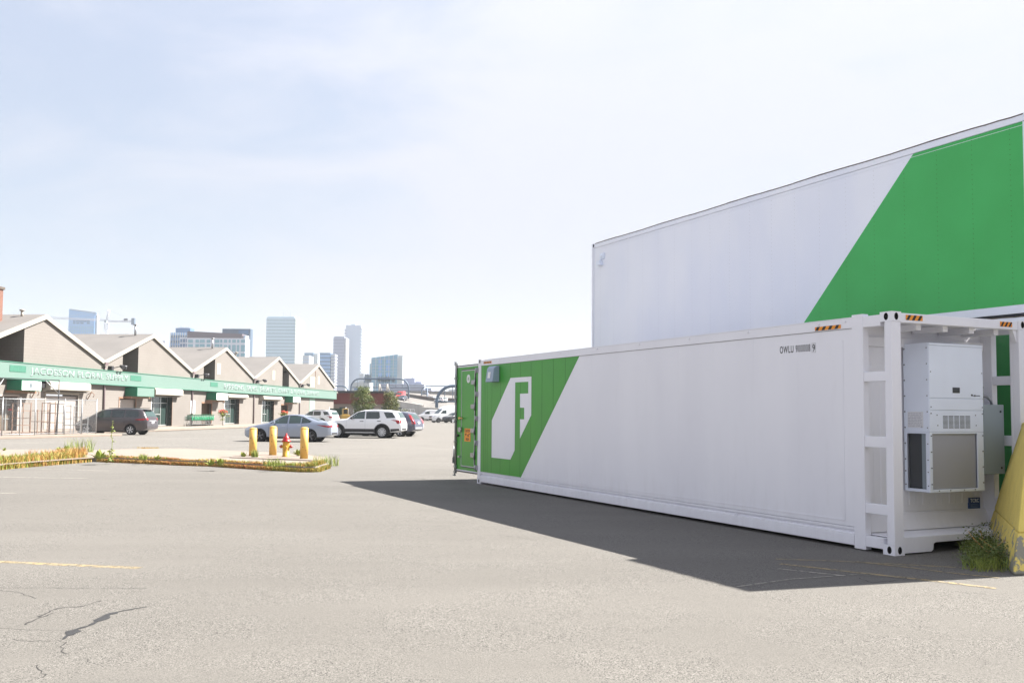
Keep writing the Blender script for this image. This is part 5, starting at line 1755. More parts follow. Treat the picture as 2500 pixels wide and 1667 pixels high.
def hd(px, th):
    """nose to the left of the photo, turned th degrees away from us"""
    v = ray(px, 1007); v.z = 0; v.normalize()
    l = Vector((-v.y, v.x, 0))
    return (l * math.cos(R(th)) + v * math.sin(R(th)))
def place(name, px, py, wheelx, side, th, label, cat, S, group=None, z=0, Y=None):
    """put the given wheel (x along car, side -1/+1) on the ground seen at (px,py)"""
    h = hd(px, th)
    p = G(px, py, z) if Y is None else at(px, py, Y)
    ax = -h; ay = Vector((-ax.y, ax.x, 0))
    o_ = p - ax * wheelx - ay * (side * (S['W'] / 2 - .02))
    o_.z = z
    return vehicle(name, o_, h, label, cat, S, group)
place('parked_minivan', 317, 1061.5, 4.01, -1, 27, 'dark grey brown minivan by the fence, left of the shop doors', 'minivan', VAN)
place('parked_sedan', 756, 1079, 3.76, -1, 18, 'silver blue sedan behind the yellow posts and hydrant', 'car', SEDAN)
place('parked_suv', 932, 1069.5, 3.84, -1, 14, 'white SUV with black lower cladding, right of the silver sedan', 'SUV', SUV)
place('parked_crossover', 976, 1065.5, 3.54, -1, 24, 'blue grey crossover with tall red tail lights behind the white SUV', 'car', CROSS)
place('parked_hatchback', 981, 1062, 3.54, -1, 24, 'silver car mostly hidden behind the blue grey crossover', 'car', dict(CROSS, paint='p_silver'))
SUV2 = dict(SUV, roof=[(a, z * 1.02) for a, z in SUV['roof']])
place('parked_wagon', 785, 1041, 3.84, -1, 30, 'white SUV whose roof shows over the silver sedan, near the shops', 'SUV', SUV2)
place('cargo_van', 1071, 1031.5, 1.0, -1, -25, 'high roofed white cargo van at the back of the lot, right of the low van', 'van', BIGVAN)
place('cargo_van', 1030, 1028, .95, -1, -8, 'low white van with a rear side window at the back of the lot', 'van', LOWVAN)
place('parked_jeep', 1106, 1032, .92, -1, -42, 'small black car in front of the high roofed white van', 'car', dict(CROSS, paint='p_dark'))
place('pickup_truck', 1049, 1027, .92, -1, -66, 'white front of a small truck between the two white vans', 'truck', dict(CROSS, paint='p_white'))
place('parked_pale_car', 996, 1018, 3.6, -1, 10, 'pale car roof showing above the crossover, far back', 'car', dict(SEDAN, paint='p_silver'))

# yellow loader behind the white SUV
p = at(853, 1015, 110)
t = thing('skid_loader', (p.x - .5, p.y, 0), .4, 'small yellow loader behind the white SUV bonnet, by the dark green screen', 'loader')
MB().box(-.8, .8, -.6, .6, .45, 1.35).build('body', M['yel'], t, .06, 2)
b = MB().box(-.5, .45, -.5, .5, 1.351, 2.1); b.build('cab', M['yel'], t, .04)
b = MB().box(-.42, .37, -.505, .505, 1.45, 2.0); b.build('cab_window', M['black'], t)
b = MB(); b.box(.8, 1.7, -.7, -.6, .9, 1.05); b.box(.8, 1.7, .6, .7, .9, 1.05); b.build('arm', M['yel'], t)
MB().prism([(1.6, .2), (2.1, .2), (2.0, .9), (1.6, .9)], lambda u, v, y: (u, y, v), -.8, .8).build('bucket', M['dsteel'], t)
t.scale = (.6, .7, .95)
for x in (-.5, .5):
    for s in (-.72, .72): MB().cyl((x, s - .12, .38), (x, s + .12, .38), .38, 16).build('wheel', M['tyre'], t)
# dark screen fence next to the building
p0, p1 = at(818, 1023, 128), at(844, 1023, 128)
t = thing('screen_fence', (p0.x - .8, p0.y, 0), 0, 'dark green mesh screen beside the right end of the market hall', 'fence')
wd = p1.x - p0.x + .8
MB().box(0, wd, 0, .05, .05, 2.05).build('screen_panel', M['screen'], t)
for x in (0, wd): MB().cyl((x, -.05, 0), (x, -.05, 2.2), .05, 8).build('fence_post', M['steel'], t)

# ------------------------------------------------------------------ red walled building, trees, fence behind
pl, pr, ptz = at(806, 955, 150), at(944, 955, 150), at(890, 954, 150).z
t = thing('red_building', (pl.x - 12, 150, 0), 0, 'long low building with a dark red upper wall and black roof edge behind the trees', 'building')
wd = pr.x - pl.x + 12
zr = at(890, 986, 150).z
MB().box(0, wd, 0, 7, zr, ptz - .35).build('upper_wall', M['redw'], t)
MB().box(-.2, wd + .2, -.3, 7.2, ptz - .349, ptz).build('roof_edge', M['dsteel'], t)
MB().box(.05, wd - .05, .15, 6.9, 0, zr - .001).build('lower_wall', M['conc'], t)
for k in range(5):
    x = 13.5 + k * 2.2
    MB().box(x, x + 1.1, .08, .149, .4, zr - .5).build('window', M['glass'], t)

def tree(px, ytop, Y, wpx, label, seed, lm='leaf', cone=.5):
    rnd = random.Random(seed)
    p = at(px, 1007, Y); h = at(px, ytop, Y).z; w_ = wpx / FPX * Y
    t = thing('street_tree', (p.x, Y, 0), 0, label, 'tree')
    b = MB()
    b.tube([(0, 0, 0), (.05, 0, h * .25), (-.03, .04, h * .55), (0, 0, h * .85)], [.13, .11, .08, .02], 8)
    tips = []
    for k in range(16):
        z0 = h * rnd.uniform(.18, .7); a = rnd.uniform(0, 6.28); f = 1 - (z0 / h) * .55
        e_ = Vector((math.cos(a) * w_ * .36 * f, math.sin(a) * w_ * .36 * f, z0 + h * rnd.uniform(.08, .2)))
        b.tube([(0, 0, z0), e_ * .5 + Vector((0, 0, z0 * .5)), e_], [.05, .035, .012], 5)
        tips.append(e_)
    b.build('trunk', M['bark'], t)
    b = MB()
    for k in range(150):
        u = rnd.random() ** .9
        z = h * (.16 + .80 * u)
        rr = w_ * .50 * math.sqrt(max(.02, 1 - ((u - .38) / .64) ** 2)) * (1 + .10 * math.sin(u * 17 + seed))
        a = rnd.uniform(0, 6.28); q = math.sqrt(rnd.uniform(.05, 1)) * rnd.uniform(.75, 1.08)
        tips.append(Vector((math.cos(a) * rr * q, math.sin(a) * rr * q, z)))
    for q in tips: leaves(b, [q], 52, .072, rnd, .17)
    b.build('crown', M[lm], t, fix=False)
    return t
tree(886, 939, 112, 60, 'dense green street tree in front of the red wall, the taller of the two', 21)
tree(954, 955, 116, 46, 'smaller yellow green street tree right of the taller one', 22, 'leafy')
b = MB()
rnd = random.Random(5)
pb = at(975, 1003, 130)
t = thing('hedge', (pb.x, 130, 0), 0, 'low pale green shrubs under the smaller tree', 'hedge')
for k in range(60): leaves(b, [(rnd.uniform(-5.5, 1.2), rnd.gauss(0, .3), rnd.uniform(.3, 1.9))], 24, .10, rnd, .16)
b.build('foliage', M['leafy'], t, fix=False)
b = MB()
for k in range(8): b.tube([(-5.3 + k * .9, 0, 0), (-5.2 + k * .9, 0, 1.2)], .03, 5)
b.build('stem', M['bark'], t)

def low_fence(px0, px1, Y0, Y1, h, label, n=14):
    a, c = at(px0, 1007, Y0), at(px1, 1007, Y1)
    a.z = c.z = 0
    d = c - a
    t = thing('wire_fence', a, math.atan2(d.y, d.x), label, 'fence')
    for k in range(n + 1):
        x = d.length * k / n
        MB().cyl((x, 0, 0), (x, 0, h), .05, 6).build('fence_post', M['farfence'], t)
    MB().cyl((0, 0, h - .05), (d.length, 0, h - .05), .035, 6).build('fence_rail', M['farfence'], t)
    b = MB()
    x = 0
    while x < d.length - h:
        b.poly([(x, 0, .05), (x + .02, 0, .05), (x + h + .02, 0, h - .05), (x + h, 0, h - .05)]); b.poly([(x + h, .01, .05), (x + h + .02, .01, .05), (x + .02, .01, h - .05), (x, .01, h - .05)])
        x += .16
    b.build('wire_mesh', M['farfence'], t, fix=False)
low_fence(850, 1012, 135, 150, 2.1, 'long wire fence behind the parked SUV and trees', 14)

# ------------------------------------------------------------------ elevated road, gantries
def road_strip(name, A, Bp, label=None, cat=None, m='road', th=.0):
    """A, B: lists of world points, left and right edge"""
    b = MB()
    va = [b.bm.verts.new(p) for p in A]; vb = [b.bm.verts.new(p) for p in Bp]
    for k in range(len(A) - 1): b._f([va[k], vb[k], vb[k + 1], va[k + 1]])
    return b.build(name, M[m], fix=True)
# ramp: climbs away from us and to the left behind the red building
rA = [at(1300, 1006, 165), at(1100, 1004, 182), at(1030, 999, 215), at(982, 989, 262), at(945, 978, 320)]
rB = [at(1330, 985, 230), at(1200, 984, 250), at(1060, 979, 285), at(985, 966.5, 335), at(945, 963, 370)]
tag(road_strip('road', [Vector(p) for p in rA], [Vector(p) for p in rB]), kind='structure')
def parapet(pts, h, label, name='parapet_wall', m='para', th=.5, down=None):
    o_ = pts[0].copy()
    b = MB()
    for p, q in zip(pts, pts[1:]):
        p, q = p - o_, q - o_
        d = (q - p); d.z = 0; d.normalize(); nn = Vector((-d.y, d.x, 0)) * th
        zb0 = -o_.z if down else p.z - .3; zb1 = -o_.z if down else q.z - .3
        b.hexa([(p.x, p.y, zb0), (q.x, q.y, zb1), (q.x + nn.x, q.y + nn.y, zb1), (p.x + nn.x, p.y + nn.y, zb0),
                (p.x, p.y, p.z + h), (q.x, q.y, q.z + h), (q.x + nn.x, q.y + nn.y, q.z + h), (p.x + nn.x, p.y + nn.y, p.z + h)])
    return tag(b.build(name, M[m], loc=o_), label, 'wall')
parapet(rB[::-1], 1.0, 'brown parapet wall along the far side of the ramp')
parapet([rA[4], rA[3], rA[2]], 1.0, 'pale retaining wall under the top of the ramp', 'retaining_wall', 'pwall', .5, True)
# near retaining wall of the ramp, hidden by the vans
parapet([rA[2], rA[1], rA[0]], .5, 'concrete retaining wall of the ramp behind the white vans', 'retaining_wall', 'pwall', .5, True)
# upper carriageway further back
uA = [at(1330, 982, 290), at(1180, 978, 330), at(1060, 968, 400), at(985, 962, 460), at(960, 960, 500)]
uB = [at(1330, 965, 380), at(1180, 962, 420), at(1060, 958, 480), at(985, 955.5, 540), at(960, 955, 560)]
tag(road_strip('road', uA, uB, m='road'), kind='structure')
parapet(uB[::-1], .8, 'long pale barrier of the far elevated road', 'parapet_wall', 'road')
parapet([at(1300, 971, 340), at(1180, 968, 380), at(1060, 961, 450), at(1000, 958, 500)], 1.0, 'middle barrier between the two elevated carriageways', 'parapet_wall', 'road')

def gantry(px0, px1, ytop, ybase, Y, r, label, rad_px, tie=True, posts=(), Yd=0., signs=(), m='gant'):
    a, c = at(px0, ybase, Y), at(px1, ybase, Y + Yd)
    zt = at((px0 + px1) / 2, ytop, Y + Yd / 2).z
    Rr = rad_px / FPX * Y
    d = c - a; d.z = 0; ln = d.length
    zb = min(a.z, 2.0)
    t = thing('sign_gantry', (a.x, a.y, 0), math.atan2(d.y, d.x), label, 'gantry')
    pts = [(0, 0, 0), (0, 0, zt - Rr)]
    for k in range(1, 9):
        q = math.pi / 2 * k / 8
        pts.append((Rr - Rr * math.cos(q), 0, zt - Rr + Rr * math.sin(q)))
    for k in range(0, 9):
        q = math.pi / 2 * k / 8
        pts.append((ln - Rr + Rr * math.sin(q), 0, zt - Rr + Rr * math.cos(q)))
    pts.append((ln, 0, 0))
    MB().tube(pts, r, 10).build('arch', M[m], t)
    if tie:
        z = zt - Rr * .95
        MB().cyl((.05, 0, z), (ln - .05, 0, z), r * .5, 8).build('tie_beam', M[m], t)
        for k in range(1, 9):
            MB().cyl((ln * k / 9, 0, z), (ln * k / 9, 0, zt - .05), r * .22, 6).build('hanger', M[m], t)
    for s0, s1, y0, y1 in signs:
        b = MB().box(s0 * ln, s1 * ln, .3, .45, zt + y0, zt + y1)
        o_ = b.build('sign_panel', M['cab'], t)
        f = MB()
        nn = max(2, int((s1 - s0) * ln / 1.2))
        for k in range(nn + 1):
            x = s0 * ln + (s1 - s0) * ln * k / nn
            f.box(x - .05, x + .05, .15, .299, zt + y0 - .3, zt + y1 + .5)
        f.build('sign_stiffener', M[m], o_)
    return t
gantry(856.5, 997.5, 925, 963, 300, .25, 'wide blue grey arch gantry over the elevated road, behind the trees', 22, signs=((.235, .345, -1.2, 1.3), (.46, .53, -1.0, .6), (.535, .60, -1.0, .6), (.605, .68, -1.0, .7), (.70, .76, -1.0, .5)))
gantry(1066, 1240, 942.5, 1000, 205, .34, 'thick blue grey arch gantry rising over the white vans', 40, tie=True)
gantry(1029, 1180, 942.5, 960, 420, .22, 'thin distant gantry left of the thick arch', 14, tie=False)
gantry(765, 849, 942.5, 958, 330, .25, 'small gantry curve just right of the last gable', 13, tie=False)
p = at(1042.6, 970, 330)
t = thing('lamp_post', (p.x, p.y, 0), 0, 'thin dark pole between the distant gantry and the thick arch', 'pole')
MB().cyl((0, 0, 0), (0, 0, at(1042.6, 943, 330).z), .22, 8).build('pole', M['gant'], t)
for i, px in enumerate((926, 945)):       # pale A shaped braces beside the gantry
    p = at(px, 955, 270)
    t = thing('bracing_mast', (p.x, p.y, 0), 0, ('left' if i == 0 else 'right') + ' one of two pale slanted masts over the red wall', 'mast', 'pair of slanted masts')
    zt = at(px, 937, 270).z
    MB().tube([(0, 0, 0), (0, 0, zt)], .28, 6).build('mast', M['trim'], t)
    MB().tube([(1.0, 0, zt - 3.2), (0.1, 0, zt - .2)], .14, 6).build('brace', M['trim'], t)
    MB().tube([(-.2, 0, zt - .1), (.6, 0, zt + .55)], .10, 6).build('arm', M['gant'], t)

# traffic on the roads
def road_car(px, py, Y, th, label, S, name='road_car', cat='car'):
    p = at(px, py, Y); h = hd(px, th); ax = -h
    o_ = p - ax * S['L'] / 2
    return vehicle(name, o_, h, label, cat, S)
road_car(1076, 985, 262, 60, 'white SUV driving on the ramp beside the thick arch', dict(SUV))
road_car(1038, 966, 440, 55, 'small dark blue car on the far elevated road', dict(SEDAN, paint='p_crv'))
road_car(978, 975, 300, -75, 'red and white truck coming down the ramp above the smaller tree', dict(BIGVAN, paint='p_red'), 'box_truck', 'truck')
road_car(983, 979, 288, -75, 'grey car in front of the red truck on the ramp', dict(SUV, paint='p_crv'))

# ------------------------------------------------------------------ skyline
def glassmat(name, c, c2, rough=.25, vs=.02):
    return mat(name, c, rough, .0, c2=c2, vs=vs, spec=.7)
G_blue = glassmat('blue curtain wall', (.16, .33, .60), (.22, .40, .66))
G_teal = glassmat('teal curtain wall', (.16, .32, .38), (.24, .42, .48))
G_dark = glassmat('dark blue glass', (.07, .14, .26), (.10, .20, .34))
W_pale = mat('pale cladding', (.42, .45, .47), .6)
W_grey = mat('grey granite', (.26, .28, .37), .7)
W_lgrey = mat('light blue grey concrete', (.42, .48, .57), .7)
W_band = mat('pale spandrel', (.40, .52, .60), .5)
W_blueband = mat('blue grey window band', (.24, .35, .40), .4)
W_brown = mat('brown grey roof cladding', (.13, .10, .115), .8)

def tower(name, x0, x1, yt, Y, depth, label, m, floors=0, bm_=None, fh=3.6, bandf=.45, mull=0, ybot=1000):
    a, c = at(x0, 950, Y), at(x1, 950, Y)
    z = at((x0 + x1) / 2, yt, Y).z
    t = thing(name, (a.x, Y, 0), 0, label, 'building')
    w_ = c.x - a.x
    MB().box(0, w_, 0, depth, 0, z).build('tower_wall', m, t)
    if floors:
        zb = at(x0, ybot, Y).z
        n = 0; zz = z - fh
        while zz > zb and n < floors:
            MB().box(-.12, w_ + .12, -.12, depth + .12, zz, zz + fh * bandf).build('window_band', bm_, t)
            zz -= fh; n += 1
    if mull:
        for k in range(mull + 1):
            x = w_ * k / mull
            MB().box(x - .25, x + .25, -.7, -.401, at(x0, ybot, Y).z, z).build('mullion', W_pale, t)
    return t, w_, z

# blue glass block with a sloping top
a, c = at(162, 950, 1000), at(226, 950, 1000)
zl, zr_ = at(162, 754, 1000).z, at(227, 762, 1000).z
t = thing('glass_tower', (a.x, 1000, 0), 0, 'pale blue glass tower with a sloping top behind the crane', 'building')
w_ = c.x - a.x
b = MB().hexa([(0, 0, 0), (w_, 0, 0), (w_, 5, 0), (0, 5, 0), (0, 0, zl), (w_, 0, zr_), (w_, 5, zr_), (0, 5, zl)])
b.build('glass_wall', G_blue, t)
MB().hexa([(1.5, -.3, zl - .8), (w_ + 2, -.3, zr_ - 1.4), (w_ + 2, 4, zr_ - 1.4), (1.5, 4, zl - .8), (1.5, -.3, zl + .1), (w_ + 2, -.3, zr_ - .6), (w_ + 2, 4, zr_ - .6), (1.5, 4, zl + .1)]).build('roof_edge', M['cab'], t)
z0 = at(190, 790.5, 1000).z; z1 = at(190, 782, 1000).z
xs = lambda px: at(px, 950, 1000).x - a.x
for zz0, zz1 in ((z0, (z0 + z1) / 2 - .4), ((z0 + z1) / 2 + .2, z1)):
    for xa, xb in ((173, 179), (181, 189), (191, 199), (207, 214)) if zz0 == z0 else ((173, 179), (180, 206), (207, 214)):
        MB().box(xs(xa), xs(xb), -.35, -.01, zz0, zz1).build('window', G_dark, t)
b = MB()
for k in range(1, 12):
    b.box(w_ * k / 12 - .12, w_ * k / 12 + .12, -.25, -.01, 40, z0 - 2)
for k in range(10):
    b.box(0, w_, -.28, -.251, z0 - 4 - k * 3.6, z0 - 3.7 - k * 3.6)
b.build('mullion_grid', G_teal, t)
MB().hexa([(xs(227.4), 1.5, 0), (xs(231), 1.5, 0), (xs(231), 6, 0), (xs(227.4), 6, 0), (xs(227.4), 1.5, zr_ - 2), (xs(231), 1.5, zr_ - 4), (xs(231), 6, zr_ - 4), (xs(227.4), 6, zr_ - 2)]).build('side_bay', W_pale, t)
# tower crane
Yc = 900
cx0 = at(255.5, 950, Yc); t = thing('tower_crane', (cx0.x, Yc, 0), 0, 'grey tower crane right of the pale blue glass tower', 'crane')
zj = at(255, 784, Yc).z; za = at(260, 756, Yc).z
def truss(name, A, B_, w_, n, m='dsteel', r=.16):
    b = MB(); A, B_ = Vector(A), Vector(B_); d = (B_ - A)
    e1 = Vector((0, 1, 0)); e2 = d.normalized().cross(e1).normalized()
    cs = [(e1 * s + e2 * q) * w_ / 2 for s, q in ((-1, -1), (1, -1), (1, 1), (-1, 1))]
    for c_ in cs: b.cyl(A + c_, B_ + c_, r, 5)
    for k in range(n):
        p, q = A + d * k / n, A + d * (k + 1) / n
        for i in range(4):
            b.cyl(p + cs[i], q + cs[(i + 1) % 4], r * .6, 4); b.cyl(p + cs[i], p + cs[(i + 1) % 4], r * .6, 4)
    return b.build(name, M[m], t)
truss('mast', (0, 0, 20), (0, 0, zj), 3.0, 26, 'coil', .2)
xe = at(321, 950, Yc).x - cx0.x; xj = at(118, 775, Yc).x - cx0.x
truss('jib', (-1.5, 0, zj + .9), (xj, 0, at(118, 777, Yc).z + .5), 1.4, 26, 'coil', .15)
truss('counter_jib', (1.5, 0, zj), (xe, 0, zj), 1.2, 10, 'coil', .22)
truss('apex_tower', (0, 0, zj + .5), (1.9, 0, za), 1.5, 5, 'coil', .2)
MB().box(xe - 1.5, xe + 1.2, -1.5, 1.5, zj - 3.4, zj + 3.0).build('counterweight', M['gant'], t)
MB().box(xe - 9, xe - 5.5, -1, 1, zj + .8, zj + 2.6).build('winch', M['dsteel'], t)
MB().box(-1.2, .9, -2.9, -1.6, zj - 1.5, zj + .8).build('operator_cab', M['cab'], t)
b = MB(); b.cyl((1.9, 0, za), (xj * .78, 0, at(150, 779, Yc).z + 1.5), .08, 4); b.cyl((1.9, 0, za), (xj * .4, 0, zj + 2.4), .08, 4); b.cyl((1.9, 0, za), (xe - 3, 0, zj + 1), .08, 4)
b.build('stay_cable', M['cab'], t)

# blue stepped building
t, w_, z = tower('glass_office', 414, 460, 812, 620, 10, 'dark blue glass office with stepped spiky crown, behind the third roof', G_blue, 12, G_dark, 3.4, .5, 8)
MB().box(-1.6, -.45, 2, 22, 0, z - 6).build('side_wing', G_blue, t)
MB().box(1.8 * 1.2, w_ - .5, 2, 10, z + .001, z + 3.2).build('upper_storey', G_dark, t)
zc = at(430, 797, 620).z
for k in range(13):
    x = 4 + (w_ - 5.5) * k / 12
    MB().box(x - .14, x + .14, 3, 3.4, z + 3.201, zc + (1.0 if k % 3 == 0 else 0)).build('crown_fin', W_lgrey, t)
MB().box(4, w_ - 1.5, 3.6, 9, z + 3.201, zc - .8).build('crown_storey', G_dark, t)
# white office with a brown top
Yw = 520
a = at(453, 950, Yw); zt_l, zt_r = at(453, 808, Yw).z, at(594, 815, Yw).z
X_ = lambda px, Y=Yw: at(px, 950, Y).x - a.x
t = thing('office_block', (a.x, Yw, 0), 0, 'white office block with brown grey top floor and rows of teal windows', 'building')
z_b = at(500, 825, Yw).z
MB().box(0, X_(596), 0, 9, 0, z_b).build('white_wall', mat('white cladding', (.60, .62, .68), .6), t)
MB().hexa([(0, .4, z_b + .001), (X_(588), .4, z_b + .001), (X_(588), 8, z_b + .001), (0, 8, z_b + .001), (0, .4, zt_l), (X_(588), .4, zt_r), (X_(588), 8, zt_r), (0, 8, zt_l)]).build('brown_top', W_brown, t)
MB().box(X_(527), X_(597), 9.1, 14, 0, at(570, 799, Yw).z).build('rear_block', M['gant'], t)
MB().box(X_(568), X_(592), 8.6, 9.09, at(570, 812, Yw).z, at(570, 803, Yw).z).build('plant_screen', G_dark, t)
MB().box(X_(590), X_(596), 1, 7.4, z_b + .002, at(598, 818, Yw).z).build('corner_bay', W_lgrey, t)
rows = [(829, 836.5), (840, 847), (842, 858), (862, 872)]
wins = [(456.5, 468), (474.5, 483), (485, 497), (502, 511), (522, 533), (535, 540), (544, 552), (555.5, 560.5), (564.5, 573), (576.5, 581.5), (586, 596.5)]
for r_i, (ya, yb) in enumerate(rows):
    for (xa, xb) in wins:
        if r_i == 1 and xa > 543: continue
        if r_i == 2 and xa < 543: continue
        if r_i == 3 and xa < 552: continue
        zt0, zb0 = at(xa, ya, Yw).z, at(xa, yb, Yw).z
        MB().box(X_(xa), X_(xb), -.25, -.001, zb0, zt0).build('window', G_teal, t)
for k, xa in enumerate((431, 438, 445)):
    for (ya, yb) in ((826, 834), (838, 846)):
        zt0, zb0 = at(xa, ya, Yw).z, at(xa, yb, Yw).z
        MB().box(X_(xa), X_(xa + 4.4), 3.7, 3.99, zb0, zt0).build('window', G_dark, t)
MB().box(X_(429), -.01, 4, 20, 0, at(440, 822, Yw).z).build('side_wing', mat('white cladding b', (.60, .62, .68), .6), t)
# banded tower
t, w_, z = tower('office_tower', 647, 717, 775, 1000, 46, 'broad pale blue tower with horizontal bands and two thin antennas', W_band, 34, W_blueband, 3.5, .30, ybot=960)
MB().box(1.2, w_ - 1.2, 1.2, 44, z + .001, z + 1.0).build('roof_edge', W_band, t)
MB().box(w_ + .125, w_ + .40, 0, 46, 0, z - .3).build('flank_wall', mat('warm grey flank', (.235, .25, .24), .6), t)
fb_ = mat('flank band', (.16, .18, .175), .6)
for k in range(34):
    zz = z - 3.5 * (k + 1)
    if zz > 20: MB().box(w_ + .401, w_ + .48, 0, 46, zz, zz + 1.0).build('window_band', fb_, t)
for px in (682, 699):
    x = at(px, 950, 1000).x - t.location.x
    MB().cyl((x, 12, z), (x, 12, at(px, 745, 1000).z), .18, 6, .08).build('antenna', M['cab'], t)
b = MB()
for k in range(5): b.box(w_ - 6 + k * 1.6, w_ - 5.2 + k * 1.6, 12, 14, z + 1.001, z + 1.6 + (k % 3) * .9)
b.build('roof_plant', W_pale, t)
t, w_, z = tower('low_office', 738, 753, 868, 900, 20, 'small pale gridded block right of the banded tower', W_pale, 10, W_lgrey, 3.2, .4, 0, 950)
t, w_, z = tower('slab_office', 740, 763, 861, 1050, 12, 'dark blue block half hidden behind the small pale block', G_dark, 0)
MB().box(w_ + .01, w_ + 5, 1, 12, 0, z - 1.0).build('pale_flank', W_pale, t)
t, w_, z = tower('slab_office', 764, 790, 879, 1100, 12, 'low dark block between two dark towers on the skyline', G_dark, 6, W_grey, 3.4, .4)
t, w_, z = tower('corner_office', 779, 805, 861, 850, 14, 'dark blue glass block with white striped flank below the two tall towers', G_dark, 10, G_blue, 3.4, .3, 0, 930)
for k in range(16):
    MB().box(w_ + .45, w_ + 4.2, 1, 12, z - 3 - k * 2.9, z - 1.4 - k * 2.9).build('white_balcony', W_pale, t)
MB().box(w_ + .42, w_ + 3.6, 1.3, 11.8, 0, z - 1).build('flank_wall', W_grey, t)
# two tall slabs
t, w_, z = tower('residential_tower', 812, 839, 824, 950, 18, 'grey purple tower with small windows, left neighbour of the tallest slab', W_grey, 30, mat('dark window strip', (.20, .22, .30), .5), 3.2, .45, 0, 940)
MB().box(.5, w_ - .5, .5, 17, z + .001, z + 1.2).build('roof_edge', W_grey, t)
MB().box(w_ + .41, w_ + 1.8, 0, 16, 0, z - .2).build('pale_flank', W_pale, t)
t, w_, z = tower('slab_tower', 842, 879, 794, 980, 14, 'tallest pale blue grey slab tower on the skyline', W_lgrey)
for k in range(30):
    MB().box(-1.4, -.01, .5, 12, z - 6 - k * 3.2, z - 4.4 - k * 3.2).build('balcony', W_grey, t)
for k in range(30):
    MB().box(w_ + .01, w_ + 1.0, .5, 12, z - 4 - k * 3.2, z - 2.4 - k * 3.2).build('balcony', W_pale, t)
MB().box(w_ * .3, w_ * .6, 4, 8, z + .001, z + 1.5).build('roof_plant', W_lgrey, t)
tower('low_block', 877, 888, 912, 800, 14, 'very pale low block right of the tallest slab', W_pale, 8, W_lgrey, 3, .3)
tower('low_block', 889, 900, 913, 700, 14, 'grey low block just left of the glass hotel', W_grey, 6, G_dark, 3, .4)
t = thing('white_shed', at(876, 960, 400) * 1, 0, 'white flat building between the trees and the slab tower', 'building')
t.location.z = 0
MB().box(-3, 4.5, 0, 10, 0, at(880, 933, 400).z).build('wall', W_pale, t)
MB().box(-2, 3.5, -.2, -.001, at(880, 952, 400).z, at(880, 948, 400).z).build('window_band', G_dark, t)
# glass hotel
Yg = 560
a = at(906, 950, Yg); X_ = lambda px: at(px, 950, Yg).x - a.x
t = thing('glass_hotel', (a.x, Yg, 0), 0, 'pale teal glass building with white grid and slanting roof line behind the gantry', 'building')
zl, zr_ = at(906, 873, Yg).z, at(970, 865, Yg).z
MB().hexa([(0, 0, 0), (X_(970), 0, 0), (X_(970), 22, 0), (0, 22, 0), (0, 0, zl), (X_(970), 0, zr_), (X_(970), 22, zr_), (0, 22, zl)]).build('glass_wall', glassmat('hotel glass', (.17, .33, .45), (.25, .42, .52)), t)
MB().box(X_(900), -.01, 2, 20, 0, at(903, 887, Yg).z).build('side_wing', glassmat('hotel glass b', (.30, .46, .52), (.38, .54, .58)), t)
MB().box(X_(970) + .01, X_(982), .5, 22, 0, zr_ - .6).build('pale_flank', mat('very pale glass', (.42, .46, .47), .4), t)
zmid = at(930, 877, Yg).z
for k in range(7):
    x = X_(906) + (X_(970)) * k / 6
    MB().box(x - .16, x + .16, -.35, -.001, 0, lerp(zl, zr_, k / 6)).build('mullion', W_pale, t)
for k in range(22):
    z = zmid - k * 1.75
    if z > 2: MB().box(-.05, X_(970) + .05, -.45, -.351, z - (.10 if k % 3 else .22), z).build('transom', W_pale if k % 3 == 0 else W_band, t)
for i_, (xa, xb) in enumerate(((914, 922), (923.5, 931.5), (933, 940.5), (942, 952), (954, 961))):
    for ya, yb in ((877, 887), (892, 904), (910, 920)):
        MB().box(X_(xa), X_(xb), -.30, -.01, at(xa, yb, Yg).z, at(xa, ya, Yg).z).build('window', G_blue if i_ % 2 else G_teal, t)
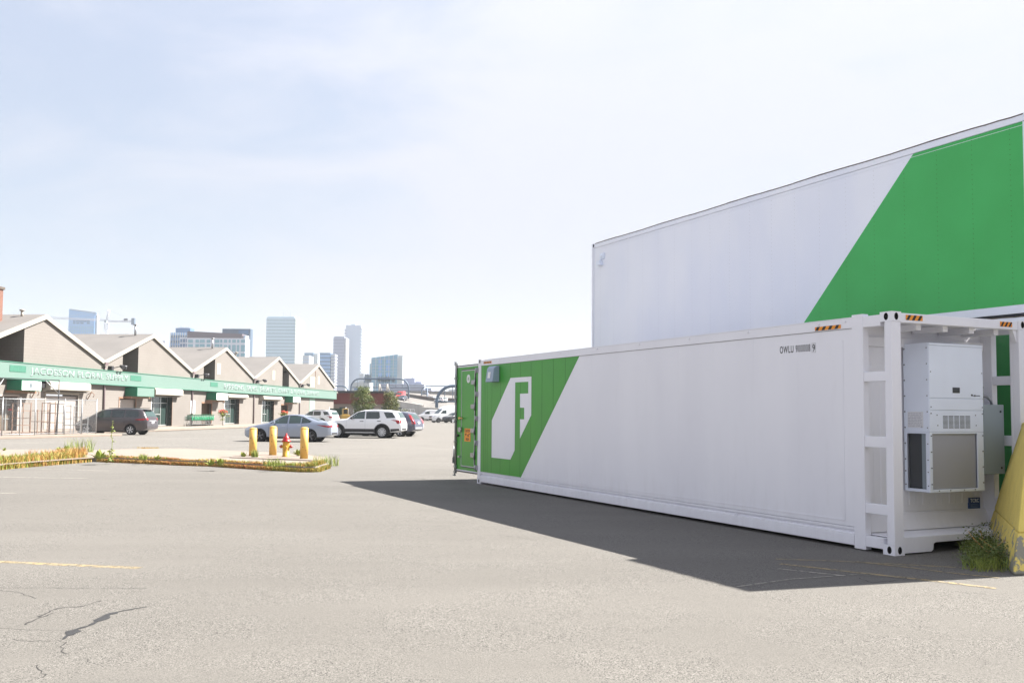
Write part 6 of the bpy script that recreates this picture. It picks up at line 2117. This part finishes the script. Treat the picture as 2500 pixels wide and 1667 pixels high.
# convention centre, stepped
Yv = 500
a = at(958, 950, Yv); X_ = lambda px: at(px, 950, Yv).x - a.x; Zv = lambda py: at(1000, py, Yv).z
t = thing('convention_hall', (a.x, Yv, 0), 0, 'wide stepped grey building with ribbon windows right of the glass hotel', 'building')
MB().box(X_(925), X_(1035), 0, 40, 0, Zv(937)).build('main_wall', W_lgrey, t)
MB().box(X_(983), X_(1010), 4, 36, Zv(937) + .001, Zv(923)).build('upper_step', W_grey, t)
MB().box(X_(1012), X_(1027), 4, 36, Zv(937) + .001, Zv(931)).build('upper_step', W_grey, t)
MB().box(X_(1000), X_(1005), 8, 12, Zv(923) + .001, Zv(921)).build('roof_plant', W_grey, t)
for ya, yb in ((941, 938.5), (948, 944.5), (954, 951)):
    MB().box(X_(925) - .2, X_(1035) + .2, -.5, -.001, Zv(ya), Zv(yb)).build('window_band', W_grey, t)
MB().box(X_(1000), X_(1023), -.5, -.002, Zv(959), Zv(954.6)).build('entrance_glass', G_dark, t)
MB().box(X_(1035) + .01, X_(1052), 3, 30, 0, Zv(946)).build('side_wing', W_grey, t)
MB().box(X_(1052) + .01, X_(1056), 3, 30, 0, Zv(955)).build('side_wing', W_lgrey, t)
tower('white_shed', 1095, 1130, 951, 650, 30, 'white flat hall seen under the thick arch gantry', W_pale)
tower('low_block', 1065, 1078, 956, 700, 20, 'small grey block left of the thick arch gantry', W_grey, 3, G_dark, 3, .4)
tower('low_block', 380, 400, 832, 1200, 20, 'small far dark block at the foot of the stepped blue office', W_grey)

# ------------------------------------------------------------------ haze
hm = bpy.data.materials.new('haze air')
hm.use_nodes = True
n_ = hm.node_tree.nodes
n_.remove(n_['Principled BSDF'])
pv = n_.new('ShaderNodeVolumePrincipled')
pv.inputs['Color'].default_value = (.86, .93, 1, 1)
pv.inputs['Density'].default_value = .00024
pv.inputs['Anisotropy'].default_value = .1
hm.node_tree.links.new(pv.outputs['Volume'], n_['Material Output'].inputs['Volume'])
b = MB().box(-1900, 1900, -62, 5050, -1.2, 190)
ho = b.build('haze', hm)
tag(ho, kind='stuff')
